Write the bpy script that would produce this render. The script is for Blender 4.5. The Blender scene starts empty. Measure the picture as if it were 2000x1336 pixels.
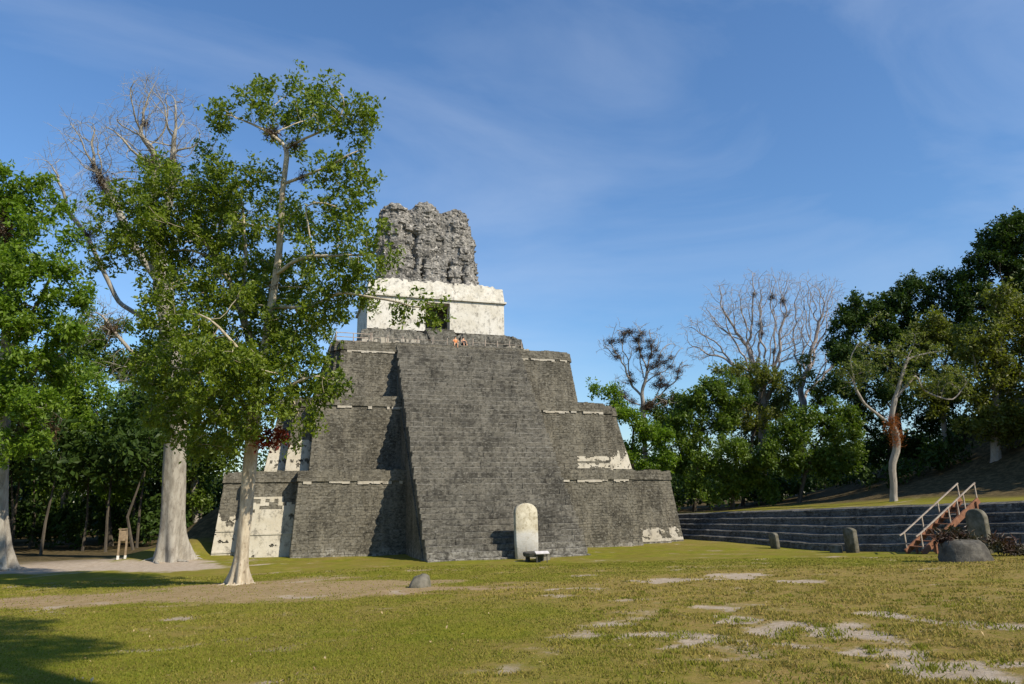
import bpy, math, random
import numpy as np
from mathutils import Matrix, Vector, noise as mnoise

# ---------------------------------------------------------------- camera, world, sun
R = math.radians
F_PX, PITCH, ROLL, YAW = 1398.7, R(12.38), R(0.87), R(18.03)
CAM = np.array([-15.65, -48.85, 4.0])
sc = bpy.context.scene
col = sc.collection
cd = bpy.data.cameras.new('camera'); cam = bpy.data.objects.new('camera', cd); col.objects.link(cam)
cd.sensor_width = 36.0; cd.lens = F_PX / 2000 * 36.0; cd.clip_start = 0.1; cd.clip_end = 4000
_fw = np.array([math.sin(YAW) * math.cos(PITCH), math.cos(YAW) * math.cos(PITCH), math.sin(PITCH)])
_rt = np.array([math.cos(YAW), -math.sin(YAW), 0.0])
_up = np.cross(_rt, _fw)
RT = math.cos(ROLL) * _rt - math.sin(ROLL) * _up
UP = math.sin(ROLL) * _rt + math.cos(ROLL) * _up
m = Matrix.Identity(4)
for i in range(3):
    m[i][0], m[i][1], m[i][2], m[i][3] = RT[i], UP[i], -_fw[i], CAM[i]
cam.matrix_world = m
sc.camera = cam

SUN_AZ, SUN_EL = R(123.4), R(39.3)          # direction the light travels towards (from +X), and height
world = bpy.data.worlds.new('World'); sc.world = world; world.use_nodes = True
wn, wl = world.node_tree.nodes, world.node_tree.links
for n in list(wn): wn.remove(n)
wo = wn.new('ShaderNodeOutputWorld'); bg = wn.new('ShaderNodeBackground'); sky = wn.new('ShaderNodeTexSky')
sky.sky_type = 'NISHITA'; sky.sun_disc = False; sky.sun_elevation = SUN_EL
sx, sy = -math.cos(SUN_AZ), -math.sin(SUN_AZ)   # towards the sun
sky.sun_rotation = math.atan2(sx, sy)
sky.air_density = 1.4; sky.dust_density = 0.0; sky.ozone_density = 10.0; sky.altitude = 0
# thin cirrus veil over the whole sky
tc = wn.new('ShaderNodeTexCoord'); mp = wn.new('ShaderNodeMapping'); mp.inputs['Scale'].default_value = (0.8, 2.6, 3.6)
mp.inputs['Rotation'].default_value = (0.2, 0.35, 0.6)
nz = wn.new('ShaderNodeTexNoise'); nz.inputs['Scale'].default_value = 1.6; nz.inputs['Detail'].default_value = 7
nz.inputs['Roughness'].default_value = 0.55; nz.inputs['Distortion'].default_value = 0.5
rp = wn.new('ShaderNodeMapRange'); rp.inputs[1].default_value = 0.46; rp.inputs[2].default_value = 0.80
rp.inputs[3].default_value = 0.0; rp.inputs[4].default_value = 0.26
mx = wn.new('ShaderNodeMixRGB'); mx.inputs[2].default_value = (4.6, 5.2, 6.2, 1)
wl.new(tc.outputs['Generated'], mp.inputs[0]); wl.new(mp.outputs[0], nz.inputs['Vector']); wl.new(nz.outputs[0], rp.inputs[0])
wl.new(rp.outputs[0], mx.inputs[0]); wl.new(sky.outputs[0], mx.inputs[1]); wl.new(mx.outputs[0], bg.inputs[0])
bg.inputs[1].default_value = 0.122
wl.new(bg.outputs[0], wo.inputs[0])
sd = bpy.data.lights.new('sun', 'SUN'); sun = bpy.data.objects.new('sun', sd); col.objects.link(sun)
sd.energy = 5.0; sd.angle = R(0.53); sd.color = (1.0, 0.905, 0.75)
sun.rotation_euler = Vector((math.cos(SUN_AZ) * math.cos(SUN_EL), math.sin(SUN_AZ) * math.cos(SUN_EL), -math.sin(SUN_EL))).to_track_quat('-Z', 'Y').to_euler()
sun.location = (30, -60, 60)
sc.view_settings.view_transform = 'Standard'; sc.view_settings.look = 'None'
sc.view_settings.exposure = 0.36; sc.view_settings.gamma = 1.0
sc.view_settings.use_curve_mapping = False
sc.cycles.max_bounces = 6; sc.cycles.transparent_max_bounces = 4

# ---------------------------------------------------------------- helpers
def ray(px, py):
    return RT * (px - 1000) + UP * (668 - py) + _fw * F_PX
def at(px, py, dep):                      # a point in the place: picture direction and distance along the view
    return CAM + ray(px, py) * (dep / F_PX)
def aty(px, py, Y):
    d = ray(px, py); return CAM + d * ((Y - CAM[1]) / d[1])
def atx(px, py, X):
    d = ray(px, py); return CAM + d * ((X - CAM[0]) / d[0])
def dep_of(p): return float(np.dot(np.asarray(p) - CAM, _fw))

def sstep(a, b, x):
    t = np.clip((x - a) / (b - a), 0, 1); return t * t * (3 - 2 * t)
TX = 22.4                                  # foot of the stepped terrace
def plaza_z(x, y):
    t = np.maximum(0, -y - 2.0)
    z = 0.049 * (np.sqrt(t * t + 4) - 2)
    z = np.minimum(z, 4.2)
    z = z + 4.2 * np.exp(-(((x + 19.0) / 4.6) ** 2 + ((y - 24) / 6.5) ** 2)) + 1.0 * np.exp(-(((x + 22.0) / 3.6) ** 2 + ((y - 14.2) / 2.6) ** 2))
    return z + 0.05 * np.sin(x * 0.31 + 1) * np.sin(y * 0.27) + 0.02 * np.sin(x * 1.3) * np.sin(y * 1.1 + 2)
def terr_top(y): return 2.88 - 0.0322 * np.clip(y, -45, 30)
def upper_z(x, y):
    z = terr_top(y) + 0.022 * np.clip(x - 25, 0, 40)
    z = z + 15.5 * np.exp(-(((x - 74) / 19.0) ** 2 + ((y - 2) / 30.0) ** 2))
    return z + 0.08 * np.sin(x * 0.37) * np.sin(y * 0.33 + 1)
def gz(x, y):
    x = np.asarray(x, float); y = np.asarray(y, float)
    k = sstep(25.0, 25.3, x)
    return plaza_z(x, y) * (1 - k) + upper_z(x, y) * k
def ground_hit(px, py):
    d = ray(px, py); d = d / np.linalg.norm(d)
    for t in np.arange(4, 160, 0.05):
        p = CAM + d * t
        if p[2] < float(gz(p[0], p[1])): return np.array([p[0], p[1], float(gz(p[0], p[1]))])
    return CAM + d * 160

def mesh_np(name, V, quads=None, tris=None, rnd=None, smooth=False):
    V = np.asarray(V, np.float32).reshape(-1, 3)
    q = np.asarray(quads, np.int32).reshape(-1, 4) if quads is not None and len(quads) else np.zeros((0, 4), np.int32)
    t = np.asarray(tris, np.int32).reshape(-1, 3) if tris is not None and len(tris) else np.zeros((0, 3), np.int32)
    me = bpy.data.meshes.new(name)
    me.vertices.add(len(V)); me.vertices.foreach_set('co', V.ravel())
    nl = len(q) * 4 + len(t) * 3
    me.loops.add(nl); me.loops.foreach_set('vertex_index', np.concatenate([q.ravel(), t.ravel()]))
    me.polygons.add(len(q) + len(t))
    ls = np.concatenate([np.arange(len(q)) * 4, len(q) * 4 + np.arange(len(t)) * 3]).astype(np.int32)
    me.polygons.foreach_set('loop_start', ls)
    me.polygons.foreach_set('use_smooth', np.full(len(q) + len(t), bool(smooth)))
    if rnd is not None:
        a = me.attributes.new('rnd', 'FLOAT', 'FACE'); a.data.foreach_set('value', np.asarray(rnd, np.float32))
    me.update(calc_edges=True); me.validate(verbose=False)
    return me

class MB:                                  # collects shapes, builds ONE mesh object
    def __init__(s): s.v = []; s.q = []; s.t = []; s.rq = []; s.rt = []; s.n = 0
    def add(s, V, quads=(), tris=(), r=0.5):
        V = np.asarray(V, float).reshape(-1, 3)
        q = np.asarray(quads, int).reshape(-1, 4); t = np.asarray(tris, int).reshape(-1, 3)
        s.v.append(V); s.q.append(q + s.n); s.t.append(t + s.n)
        s.rq.append(np.full(len(q), r)); s.rt.append(np.full(len(t), r)); s.n += len(V)
    def box(s, lo, hi, r=0.5, rot=None, org=None):
        x0, y0, z0 = lo; x1, y1, z1 = hi
        V = np.array([(x0, y0, z0), (x1, y0, z0), (x1, y1, z0), (x0, y1, z0), (x0, y0, z1), (x1, y0, z1), (x1, y1, z1), (x0, y1, z1)], float)
        if rot is not None: V = (V - org) @ np.array(rot).T + org
        s.add(V, [(0, 3, 2, 1), (4, 5, 6, 7), (0, 1, 5, 4), (1, 2, 6, 5), (2, 3, 7, 6), (3, 0, 4, 7)], r=r)
    def bar(s, a, b, w, h=None, r=0.5):
        a = np.asarray(a, float); b = np.asarray(b, float); h = h or w
        d = b - a; d /= np.linalg.norm(d)
        u = np.cross(d, (0, 0, 1)); u = u / np.linalg.norm(u) if np.linalg.norm(u) > 1e-3 else np.array([1., 0, 0])
        v = np.cross(u, d)
        c = [(-1, -1), (1, -1), (1, 1), (-1, 1)]
        V = [a + u * i * w / 2 + v * j * h / 2 for i, j in c] + [b + u * i * w / 2 + v * j * h / 2 for i, j in c]
        s.add(V, [(0, 1, 2, 3), (7, 6, 5, 4), (0, 4, 5, 1), (1, 5, 6, 2), (2, 6, 7, 3), (3, 7, 4, 0)], r=r)
    def tube(s, P, rad, sides=8, cap=True, lobe=None, r=0.5):
        P = np.asarray(P, float); k = len(P); rad = np.broadcast_to(np.asarray(rad, float), (k,))
        T = np.gradient(P, axis=0); T /= np.linalg.norm(T, axis=1)[:, None] + 1e-9
        ref = np.array([0.31, 0.95, 0.02]) if abs(T[0][2]) > 0.6 else np.array([0.05, 0.1, 1.0])
        U = np.cross(T, ref); U /= np.linalg.norm(U, axis=1)[:, None] + 1e-9
        W = np.cross(T, U)
        th = np.arange(sides) * 2 * np.pi / sides
        rr = rad[:, None] * np.ones((k, sides))
        if lobe is not None: rr = rr * lobe(P, th)
        V = P[:, None, :] + (U[:, None, :] * np.cos(th)[None, :, None] + W[:, None, :] * np.sin(th)[None, :, None]) * rr[:, :, None]
        i = np.arange(k - 1)[:, None] * sides; j = np.arange(sides)[None, :]; j2 = (j + 1) % sides
        Q = np.stack([i + j, i + j2, i + sides + j2, i + sides + j], -1).reshape(-1, 4)
        tr = []
        V = V.reshape(-1, 3)
        if cap:
            V = np.vstack([V, P[-1], P[0]]); b = (k - 1) * sides
            tr = [(b + a, b + (a + 1) % sides, k * sides) for a in range(sides)] + [((a + 1) % sides, a, k * sides + 1) for a in range(sides)]
        s.add(V, Q, tr, r=r)
    def build(s, name, mat, parent=None, smooth=False, origin=None):
        V = np.vstack(s.v)
        if origin is not None: V = V - np.asarray(origin, float)
        me = mesh_np(name, V, np.vstack(s.q), np.vstack(s.t), np.concatenate([np.concatenate(s.rq), np.concatenate(s.rt)]), smooth)
        return put(name, me, mat, parent, origin if parent is None else None)

def put(name, me, mat, parent=None, loc=None):
    if mat is not None and len(me.materials) == 0: me.materials.append(mat)
    o = bpy.data.objects.new(name, me); col.objects.link(o)
    if loc is not None: o.location = loc
    if parent is not None: o.parent = parent
    return o
def thing(name, label, cat, loc, group=None):
    o = bpy.data.objects.new(name, None); col.objects.link(o); o.location = loc; o.empty_display_size = 0.5
    return tag(o, label, cat, group)
def tag(o, label=None, cat=None, group=None, kind=None):
    if label: o['label'] = label
    if cat: o['category'] = cat
    if group: o['group'] = group
    if kind: o['kind'] = kind
    return o

# ---------------------------------------------------------------- materials
class NT:
    def __init__(s, name):
        s.m = bpy.data.materials.new(name); s.m.use_nodes = True
        s.N = s.m.node_tree.nodes; s.L = s.m.node_tree.links
        s.p = s.N['Principled BSDF']; s.out = s.N['Material Output']
        s.geo = s.N.new('ShaderNodeNewGeometry'); s.pos = s.geo.outputs['Position']
    def noise(s, scale, detail=4, rough=0.55, stretch=None, dist=0.0, vec=None):
        n = s.N.new('ShaderNodeTexNoise'); n.inputs['Scale'].default_value = scale; n.inputs['Detail'].default_value = detail
        n.inputs['Roughness'].default_value = rough; n.inputs['Distortion'].default_value = dist
        v = vec or s.pos
        if stretch:
            mp = s.N.new('ShaderNodeMapping'); mp.inputs['Scale'].default_value = stretch; s.L.new(v, mp.inputs[0]); v = mp.outputs[0]
        s.L.new(v, n.inputs['Vector']); return n.outputs[0]
    def rng(s, x, a, b, c=0.0, d=1.0):
        n = s.N.new('ShaderNodeMapRange'); n.interpolation_type = 'SMOOTHSTEP'
        for i, v in enumerate((a, b, c, d)): n.inputs[i + 1].default_value = v
        s.L.new(x, n.inputs[0]); return n.outputs[0]
    def mix(s, fac, a, b, mode='MIX'):
        n = s.N.new('ShaderNodeMixRGB'); n.blend_type = mode
        for i, v in zip((0, 1, 2), (fac, a, b)):
            if isinstance(v, (int, float)): n.inputs[i].default_value = v
            elif isinstance(v, tuple): n.inputs[i].default_value = (*v, 1) if len(v) == 3 else v
            else: s.L.new(v, n.inputs[i])
        return n.outputs[0]
    def math(s, op, a, b=0.0):
        n = s.N.new('ShaderNodeMath'); n.operation = op
        for i, v in enumerate((a, b)):
            if isinstance(v, (int, float)): n.inputs[i].default_value = v
            else: s.L.new(v, n.inputs[i])
        return n.outputs[0]
    def attr(s, name):
        n = s.N.new('ShaderNodeAttribute'); n.attribute_name = name; return n.outputs['Fac']
    def z(s):
        n = s.N.new('ShaderNodeSeparateXYZ'); s.L.new(s.pos, n.inputs[0]); return n.outputs[2]
    def xyz(s):
        n = s.N.new('ShaderNodeSeparateXYZ'); s.L.new(s.pos, n.inputs[0]); return n.outputs
    def bump(s, h, strength=0.5, dist=0.05):
        n = s.N.new('ShaderNodeBump'); n.inputs['Strength'].default_value = strength; n.inputs['Distance'].default_value = dist
        s.L.new(h, n.inputs['Height']); s.L.new(n.outputs[0], s.p.inputs['Normal'])
    def done(s, c, rough=0.9, spec=0.2):
        if isinstance(c, tuple): s.p.inputs['Base Color'].default_value = (*c, 1)
        else: s.L.new(c, s.p.inputs['Base Color'])
        s.p.inputs['Roughness'].default_value = rough; s.p.inputs['Specular IOR Level'].default_value = spec
        return s.m

def mat_stone(name, dark, light, white, wfrac=0.62, base_white=True, foot=0.0, rv=0.34, blot=0.68, bd=0.035, fs=1.6):
    t = NT(name)
    c = t.mix(t.rng(t.noise(0.36, 6, 0.66), 0.40, 0.60), (dark[0] * .85, dark[1] * .85, dark[2] * .85), light)
    c = t.mix(t.math('MULTIPLY', t.rng(t.noise(0.5, 6, 0.7, (3.0, 3.0, 0.25)), 0.46, 0.66), 0.75), c, (light[0] * 1.5, light[1] * 1.48, light[2] * 1.44))
    c = t.mix(t.rng(t.attr('rnd'), 0.0, 1.0, 0.0, rv), c, (light[0] * 1.25, light[1] * 1.22, light[2] * 1.15))
    c = t.mix(t.math('MULTIPLY', t.rng(t.noise(2.9 * fs, 7, 0.75, (.75, .75, 1.3)), 0.44, 0.64), blot), c, (dark[0] * .36, dark[1] * .36, dark[2] * .36))
    c = t.mix(t.math('MULTIPLY', t.rng(t.noise(8.0, 5, 0.7), 0.50, 0.70), 0.45), c, (0.024, 0.023, 0.021))
    c = t.mix(t.math('MULTIPLY', t.rng(t.noise(3.6 * fs, 4, 0.7, (.8, .8, 1.3)), 0.52, 0.64), 0.78), c, (white[0] * .62, white[1] * .62, white[2] * .60))
    sp = t.rng(t.noise(2.4 * fs, 6, 0.72), wfrac, wfrac + 0.08)
    c = t.mix(t.math('MULTIPLY', sp, 0.75), c, white)
    if base_white:                         # pale lime wash left along the foot of the walls
        zz = t.math('ADD', t.z(), t.math('MULTIPLY', t.noise(0.7, 5, 0.65), -3.2))
        fm = t.rng(zz, -1.0 + foot, -1.9 + foot)
        c = t.mix(t.math('MULTIPLY', fm, t.rng(t.noise(2.6, 7, 0.75), 0.44, 0.60, 0.0, 0.8)), c, white)
    t.bump(t.noise(9.0, 8, 0.7), 0.6, bd)
    return t.done(c, 0.95, 0.1)
M = {}
M['stair'] = mat_stone('stair_stone', (0.078, 0.073, 0.062), (0.150, 0.140, 0.118), (0.30, 0.285, 0.25), 0.60, True, 0.55, .34, .80, .035, 1.5)
M['wall'] = mat_stone('wall_stone', (0.070, 0.064, 0.050), (0.142, 0.130, 0.102), (0.31, 0.29, 0.245), 0.64, True, 0.1, .36, .72, .035, 1.6)
M['comb'] = mat_stone('comb_stone', (0.090, 0.086, 0.079), (0.215, 0.205, 0.19), (0.60, 0.56, 0.50), 0.56, False, 0, .40, .72, .06, 1.1)
M['terrace'] = mat_stone('terrace_stone', (0.055, 0.055, 0.055), (0.13, 0.13, 0.125), (0.30, 0.29, 0.27), 0.62, False)
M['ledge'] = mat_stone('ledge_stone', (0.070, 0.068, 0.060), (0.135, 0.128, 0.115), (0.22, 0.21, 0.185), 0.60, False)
M['plinth'] = mat_stone('plinth_stone', (0.0638, 0.0612, 0.0527), (0.1403, 0.1318, 0.1105), (0.3825, 0.3655, 0.3230), 0.62, False)
def mat_plaster(name, base, grime, amt, streak=0.5):
    t = NT(name)
    c = t.mix(t.rng(t.noise(0.9, 4), 0.3, 0.7), base, (base[0] * 0.86, base[1] * 0.84, base[2] * 0.79))
    c = t.mix(t.math('MULTIPLY', t.rng(t.noise(1.5, 8, 0.78, (1.3, 1.3, 0.95)), 0.69 - amt, 0.82 - amt), 0.70), c, grime)
    c = t.mix(t.math('MULTIPLY', t.rng(t.noise(2.6, 6, 0.7, (2.4, 2.4, 0.35)), 0.56, 0.74), 0.35), c, grime)
    c = t.mix(t.math('MULTIPLY', t.rng(t.noise(6.0, 5, 0.7), 0.60, 0.72), 0.6), c, grime)
    t.bump(t.noise(6.0, 6, 0.65), 0.45, 0.04)
    return t.done(c, 0.9, 0.1)
M['plaster'] = mat_plaster('lime_plaster', (0.49, 0.45, 0.365), (0.13, 0.118, 0.095), 0.185)
M['plaster_white'] = mat_plaster('white_plaster', (0.62, 0.59, 0.52), (0.15, 0.137, 0.118), 0.19)
M['plaster_band'] = mat_plaster('plaster_band', (0.43, 0.395, 0.33), (0.11, 0.10, 0.085), 0.18)
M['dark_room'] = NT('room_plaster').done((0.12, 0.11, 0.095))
def mat_simple(name, c1, c2, scale=4.0, rough=0.85, bump=0.4, stretch=None, spec=0.2, bd=0.02):
    t = NT(name)
    c = t.mix(t.rng(t.noise(scale, 6, 0.65, stretch), 0.36, 0.66), c1, c2)
    t.bump(t.noise(scale * 3, 6, 0.7, stretch), bump, bd)
    return t.done(c, rough, spec)
def mat_bark(name, c1, c2, c3, scale=2.0):
    t = NT(name)
    c = t.mix(t.rng(t.noise(scale, 5, 0.6, (1.6, 1.6, 0.45)), 0.36, 0.64), c1, c2)
    c = t.mix(t.math('MULTIPLY', t.rng(t.noise(scale * 1.7, 6, 0.7, (1.5, 1.5, 0.7)), 0.55, 0.68), 0.75), c, c3)
    t.bump(t.noise(scale * 5, 7, 0.7, (1.5, 1.5, 0.35)), 0.6, 0.04)
    return t.done(c, 0.9, 0.15)
M['bark_pale'] = mat_bark('pale_bark', (0.5332, 0.4644, 0.3440), (0.3612, 0.3010, 0.2150), (0.1462, 0.1032, 0.0645), 2.6)
M['bark_ceiba'] = mat_bark('kapok_bark', (0.3612, 0.3311, 0.2752), (0.2322, 0.2064, 0.1677), (0.1204, 0.0946, 0.0731), 2.2)
M['bark_grey'] = mat_bark('grey_bark', (0.3440, 0.3096, 0.2666), (0.2666, 0.2365, 0.2021), (0.1376, 0.1118, 0.0946))
M['bark_dark'] = mat_bark('dark_bark', (0.060, 0.050, 0.038), (0.095, 0.08, 0.06), (0.035, 0.028, 0.022))
M['bark_bare'] = mat_bark('bare_bark', (0.40, 0.355, 0.335), (0.30, 0.265, 0.25), (0.20, 0.17, 0.165))
def mat_leaf(name, a, b, c3, trans=0.35, gloss=0.35, clump=0.5):
    t = NT(name)
    rn = t.attr('rnd')
    c = t.mix(rn, a, b)
    c = t.mix(t.math('MULTIPLY', t.rng(t.noise(clump, 3, 0.6), 0.42, 0.66), 0.65), c, c3)
    t.done(c, 0.45, gloss)
    tr = t.N.new('ShaderNodeBsdfTranslucent'); ms = t.N.new('ShaderNodeMixShader'); ms.inputs[0].default_value = trans
    tcx = t.mix(1.0, c, (1.35, 1.5, 0.55), 'MULTIPLY')
    t.L.new(tcx, tr.inputs[0]); t.L.new(t.p.outputs[0], ms.inputs[1]); t.L.new(tr.outputs[0], ms.inputs[2]); t.L.new(ms.outputs[0], t.out.inputs[0])
    return t.m
M['leaf_main'] = mat_leaf('glossy_leaf', (0.070, 0.116, 0.010), (0.225, 0.275, 0.030), (0.130, 0.175, 0.016), 0.42)
M['leaf_bright'] = mat_leaf('bright_leaf', (0.0736, 0.1380, 0.0110), (0.1978, 0.2760, 0.0276), (0.1288, 0.2162, 0.0166), 0.45)
M['leaf_mid'] = mat_leaf('mid_leaf', (0.055, 0.100, 0.012), (0.150, 0.205, 0.026), (0.090, 0.140, 0.014), .4)
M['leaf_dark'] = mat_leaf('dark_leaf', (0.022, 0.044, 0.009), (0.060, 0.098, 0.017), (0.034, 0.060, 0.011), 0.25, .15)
M['leaf_olive'] = mat_leaf('olive_leaf', (0.085, 0.105, 0.016), (0.190, 0.200, 0.036), (0.125, 0.140, 0.024), .4)
M['leaf_sparse'] = mat_leaf('young_leaf', (0.11, 0.135, 0.025), (0.20, 0.215, 0.050), (0.15, 0.17, 0.035), 0.4)
M['leaf_red'] = mat_leaf('red_leaf', (0.16, 0.022, 0.012), (0.30, 0.055, 0.020), (0.10, 0.020, 0.015), 0.3)
M['leaf_plum'] = mat_leaf('plum_leaf', (0.035, 0.018, 0.014), (0.075, 0.034, 0.024), (0.040, 0.055, 0.018), 0.2)
M['epiphyte'] = mat_leaf('dry_epiphyte', (0.045, 0.027, 0.016), (0.120, 0.075, 0.042), (0.035, 0.026, 0.016), 0.15, 0.1, 1.5)
M['epi_orange'] = mat_leaf('orange_moss', (0.24, 0.075, 0.020), (0.36, 0.13, 0.035), (0.16, 0.050, 0.018), 0.2, 0.1, 1.5)
M['wood_brown'] = mat_simple('timber', (0.25, 0.115, 0.062), (0.15, 0.070, 0.040), 5.0, 0.75)
M['wood_pale'] = mat_simple('pale_timber', (0.27, 0.20, 0.125), (0.17, 0.125, 0.08), 4.0, 0.8)
M['rail_paint'] = mat_simple('weathered_rail', (0.40, 0.34, 0.27), (0.26, 0.20, 0.16), 4.0, 0.7)
M['white_post'] = mat_simple('white_post', (0.70, 0.68, 0.63), (0.50, 0.48, 0.43), 3.0, 0.8)
M['stela'] = None
t = NT('stela_stone')
c = t.mix(t.rng(t.noise(1.6, 6, 0.65), 0.35, 0.65), (0.50, 0.46, 0.355), (0.38, 0.34, 0.25))
up = t.rng(t.math('ADD', t.z(), t.math('MULTIPLY', t.noise(0.9, 4), 1.0)), 2.0, 2.5)
c = t.mix(up, (0.46, 0.445, 0.405), c)
c = t.mix(t.math('MULTIPLY', t.rng(t.noise(2.2, 7, 0.75), 0.50, 0.66), 0.55), c, (0.30, 0.26, 0.19))
c = t.mix(t.math('MULTIPLY', up, t.math('MULTIPLY', t.rng(t.noise(3.2, 7, 0.75), 0.52, 0.64), 0.7)), c, (0.20, 0.165, 0.10))
t.bump(t.noise(7, 7, 0.7), 0.6, 0.05); M['stela'] = t.done(c, 0.92, 0.1)
M['dark_rock'] = mat_simple('dark_rock', (0.060, 0.056, 0.048), (0.13, 0.12, 0.10), 2.2, 0.95, 0.8, None, 0.1, 0.06)
M['mossy_rock'] = mat_simple('mossy_rock', (0.175, 0.16, 0.125), (0.085, 0.08, 0.055), 2.2, 0.95, 0.8, None, 0.1, 0.05)
M['pale_rock'] = mat_simple('pale_rock', (0.42, 0.38, 0.32), (0.22, 0.20, 0.17), 2.6, 0.95, 0.8, None, 0.1, 0.05)
M['plaque'] = mat_simple('plaque', (0.58, 0.54, 0.52), (0.46, 0.43, 0.41), 3.0, 0.5)
M['skin'] = NT('skin').done((0.55, 0.30, 0.18), 0.55, 0.3)
M['orange_cloth'] = NT('orange_cloth').done((0.62, 0.22, 0.075), 0.85)
M['dark_cloth'] = NT('dark_cloth').done((0.035, 0.035, 0.045), 0.85)
M['tan_cloth'] = NT('tan_cloth').done((0.28, 0.24, 0.18), 0.85)
M['hair'] = NT('hair').done((0.035, 0.022, 0.015), 0.6)

# ---------------------------------------------------------------- ground
rng = np.random.default_rng(7)
def vnoise(x, y, s, seed=0):               # cheap smooth value noise, vectorised
    x = np.asarray(x) / s; y = np.asarray(y) / s
    xi = np.floor(x).astype(np.int64); yi = np.floor(y).astype(np.int64); fx = x - xi; fy = y - yi
    fx = fx * fx * (3 - 2 * fx); fy = fy * fy * (3 - 2 * fy)
    def h(a, b):
        n = (a * 374761393 + b * 668265263 + seed * 974634777) & 0x7fffffff
        n = ((n ^ (n >> 13)) * 1274126177) & 0x7fffffff
        return ((n ^ (n >> 16)) & 0xffff) / 65535.0
    return (h(xi, yi) * (1 - fx) + h(xi + 1, yi) * fx) * (1 - fy) + (h(xi, yi + 1) * (1 - fx) + h(xi + 1, yi + 1) * fx) * fy
def fbm(x, y, s, seed=0):
    return 0.5 * vnoise(x, y, s, seed) + 0.28 * vnoise(x, y, s / 2.1, seed + 1) + 0.14 * vnoise(x, y, s / 4.3, seed + 2) + 0.08 * vnoise(x, y, s / 9, seed + 3)
# bare pale limestone patches and trodden tracks: (x, y, half length, half width, angle)
def patch_from_px(px, py, wpx, hpx):
    p = ground_hit(px, py); a = ground_hit(px - wpx, py); b = ground_hit(px, py - hpx); c2 = ground_hit(px, py + hpx)
    return (p[0], p[1], np.linalg.norm(p - a), 0.5 * np.linalg.norm(b - c2), math.atan2(p[1] - a[1], p[0] - a[0]))
PALE = [patch_from_px(*q) for q in [(1330, 1247, 125, 9), (1382, 1186, 46, 9), (1400, 1210, 40, 7), (1500, 1224, 80, 10), (1660, 1232, 55, 22), (1690, 1275, 90, 17), (1830, 1305, 110, 18), (1960, 1225, 70, 9),
        (1440, 1124, 60, 5), (1560, 1134, 75, 4), (1330, 1133, 90, 4), (1700, 1195, 60, 7), (1960, 1330, 80, 10), (1245, 1215, 40, 6), (1320, 1262, 60, 5), (1480, 1258, 90, 7), (1790, 1065, 24, 3), (1900, 1290, 60, 8), (1120, 1150, 70, 4), (1850, 1215, 40, 5)]]
TRACK = [patch_from_px(*q) for q in [(560, 1150, 300, 17), (330, 1165, 260, 9), (120, 1172, 160, 10), (760, 1140, 150, 7), (470, 1142, 95, 12), (880, 1148, 120, 5)]]
PATH = [patch_from_px(*q) for q in [(240, 1106, 190, 10), (100, 1108, 150, 11), (330, 1108, 90, 8), (130, 1098, 110, 5), (10, 1116, 60, 7)]]
def ell(P, x, y):
    out = np.zeros(np.shape(x))
    for (cx, cy, a, b, ang) in P:
        u = (x - cx) * math.cos(ang) + (y - cy) * math.sin(ang); v = -(x - cx) * math.sin(ang) + (y - cy) * math.cos(ang)
        out = np.maximum(out, 1.6 - np.sqrt((u / a) ** 2 + (v / b) ** 2) * 1.15)
    return out
def masks(x, y):
    x0_, y0_ = x, y
    x = x + (fbm(x, y, 2.2, 61) - .5) * 2.4 + (fbm(x, y, .6, 63) - .5) * .8; y = y + (fbm(x0_, y0_, 2.2, 71) - .5) * 2.4 + (fbm(x0_, y0_, .6, 73) - .5) * .8
    n1 = fbm(x, y, 1.6, 11); n2 = fbm(x, y, 6.0, 21)
    nf = fbm(x, y, 0.7, 41)
    pale = sstep(0.10, 1.15, ell(PALE, x, y) * .95 + (n1 - 0.5) * 1.7 + (nf - .5) * 1.0) * np.clip(ell(PALE, x, y) + 1.2, 0, 1)
    track = sstep(0.30, 0.95, ell(TRACK, x, y) + (n1 - 0.5) * 0.9)
    path = sstep(0.35, 0.7, ell(PATH, x, y) + (n1 - 0.5) * 0.9)
    # dry, thin zone to the right of the lawn
    dxy = sstep(-11.5, -4.0, x + 0.25 * (y + 30)) * sstep(-19, -26, y)
    near = sstep(-33, -40, y) * 0.55
    dry = np.clip(dxy * 1.0 + near + (n2 - 0.5) * 1.5 + (n1 - .5) * 1.3 + 0.20, 0, 1)
    under = sstep(9, 17, y - 0.2 * (x + 30)) * sstep(-17, -21, x)          # leaf litter of the wood, left
    under = np.maximum(under, sstep(34, 40, x - 0.1 * y)) 
    under = np.maximum(under, sstep(20, 30, y) * sstep(25, 27, x))
    return pale, track, path, dry, under

gx = np.concatenate([-np.geomspace(900, 46, 26), np.arange(-45, -28, 0.6), np.arange(-28, 24, 0.24), np.arange(24, 26, 0.2), np.arange(26, 80, 1.0), np.geomspace(80, 900, 24)])
gy = np.concatenate([-np.geomspace(900, 56, 24), np.arange(-55, -46, 0.7), np.arange(-46, -12, 0.22), np.arange(-12, 14, 0.4), np.arange(14, 62, 1.0), np.geomspace(62, 900, 24)])
XX, YY = np.meshgrid(gx, gy); ZZ = gz(XX, YY)
pale, track, path, dry, under = masks(XX, YY)
relief = (fbm(XX, YY, 0.55, 5) - 0.5) * 0.10 * np.clip(dry, 0, 1) * (1 - pale) * sstep(60, 40, np.hypot(XX - CAM[0], YY - CAM[1]))
ZZ = ZZ + relief - 0.03 * pale
nx, ny = len(gx), len(gy)
I = np.arange(nx * ny).reshape(ny, nx)
Q = np.stack([I[:-1, :-1], I[:-1, 1:], I[1:, 1:], I[1:, :-1]], -1).reshape(-1, 4)
me = mesh_np('ground', np.stack([XX, YY, ZZ], -1), Q, smooth=True)
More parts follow.
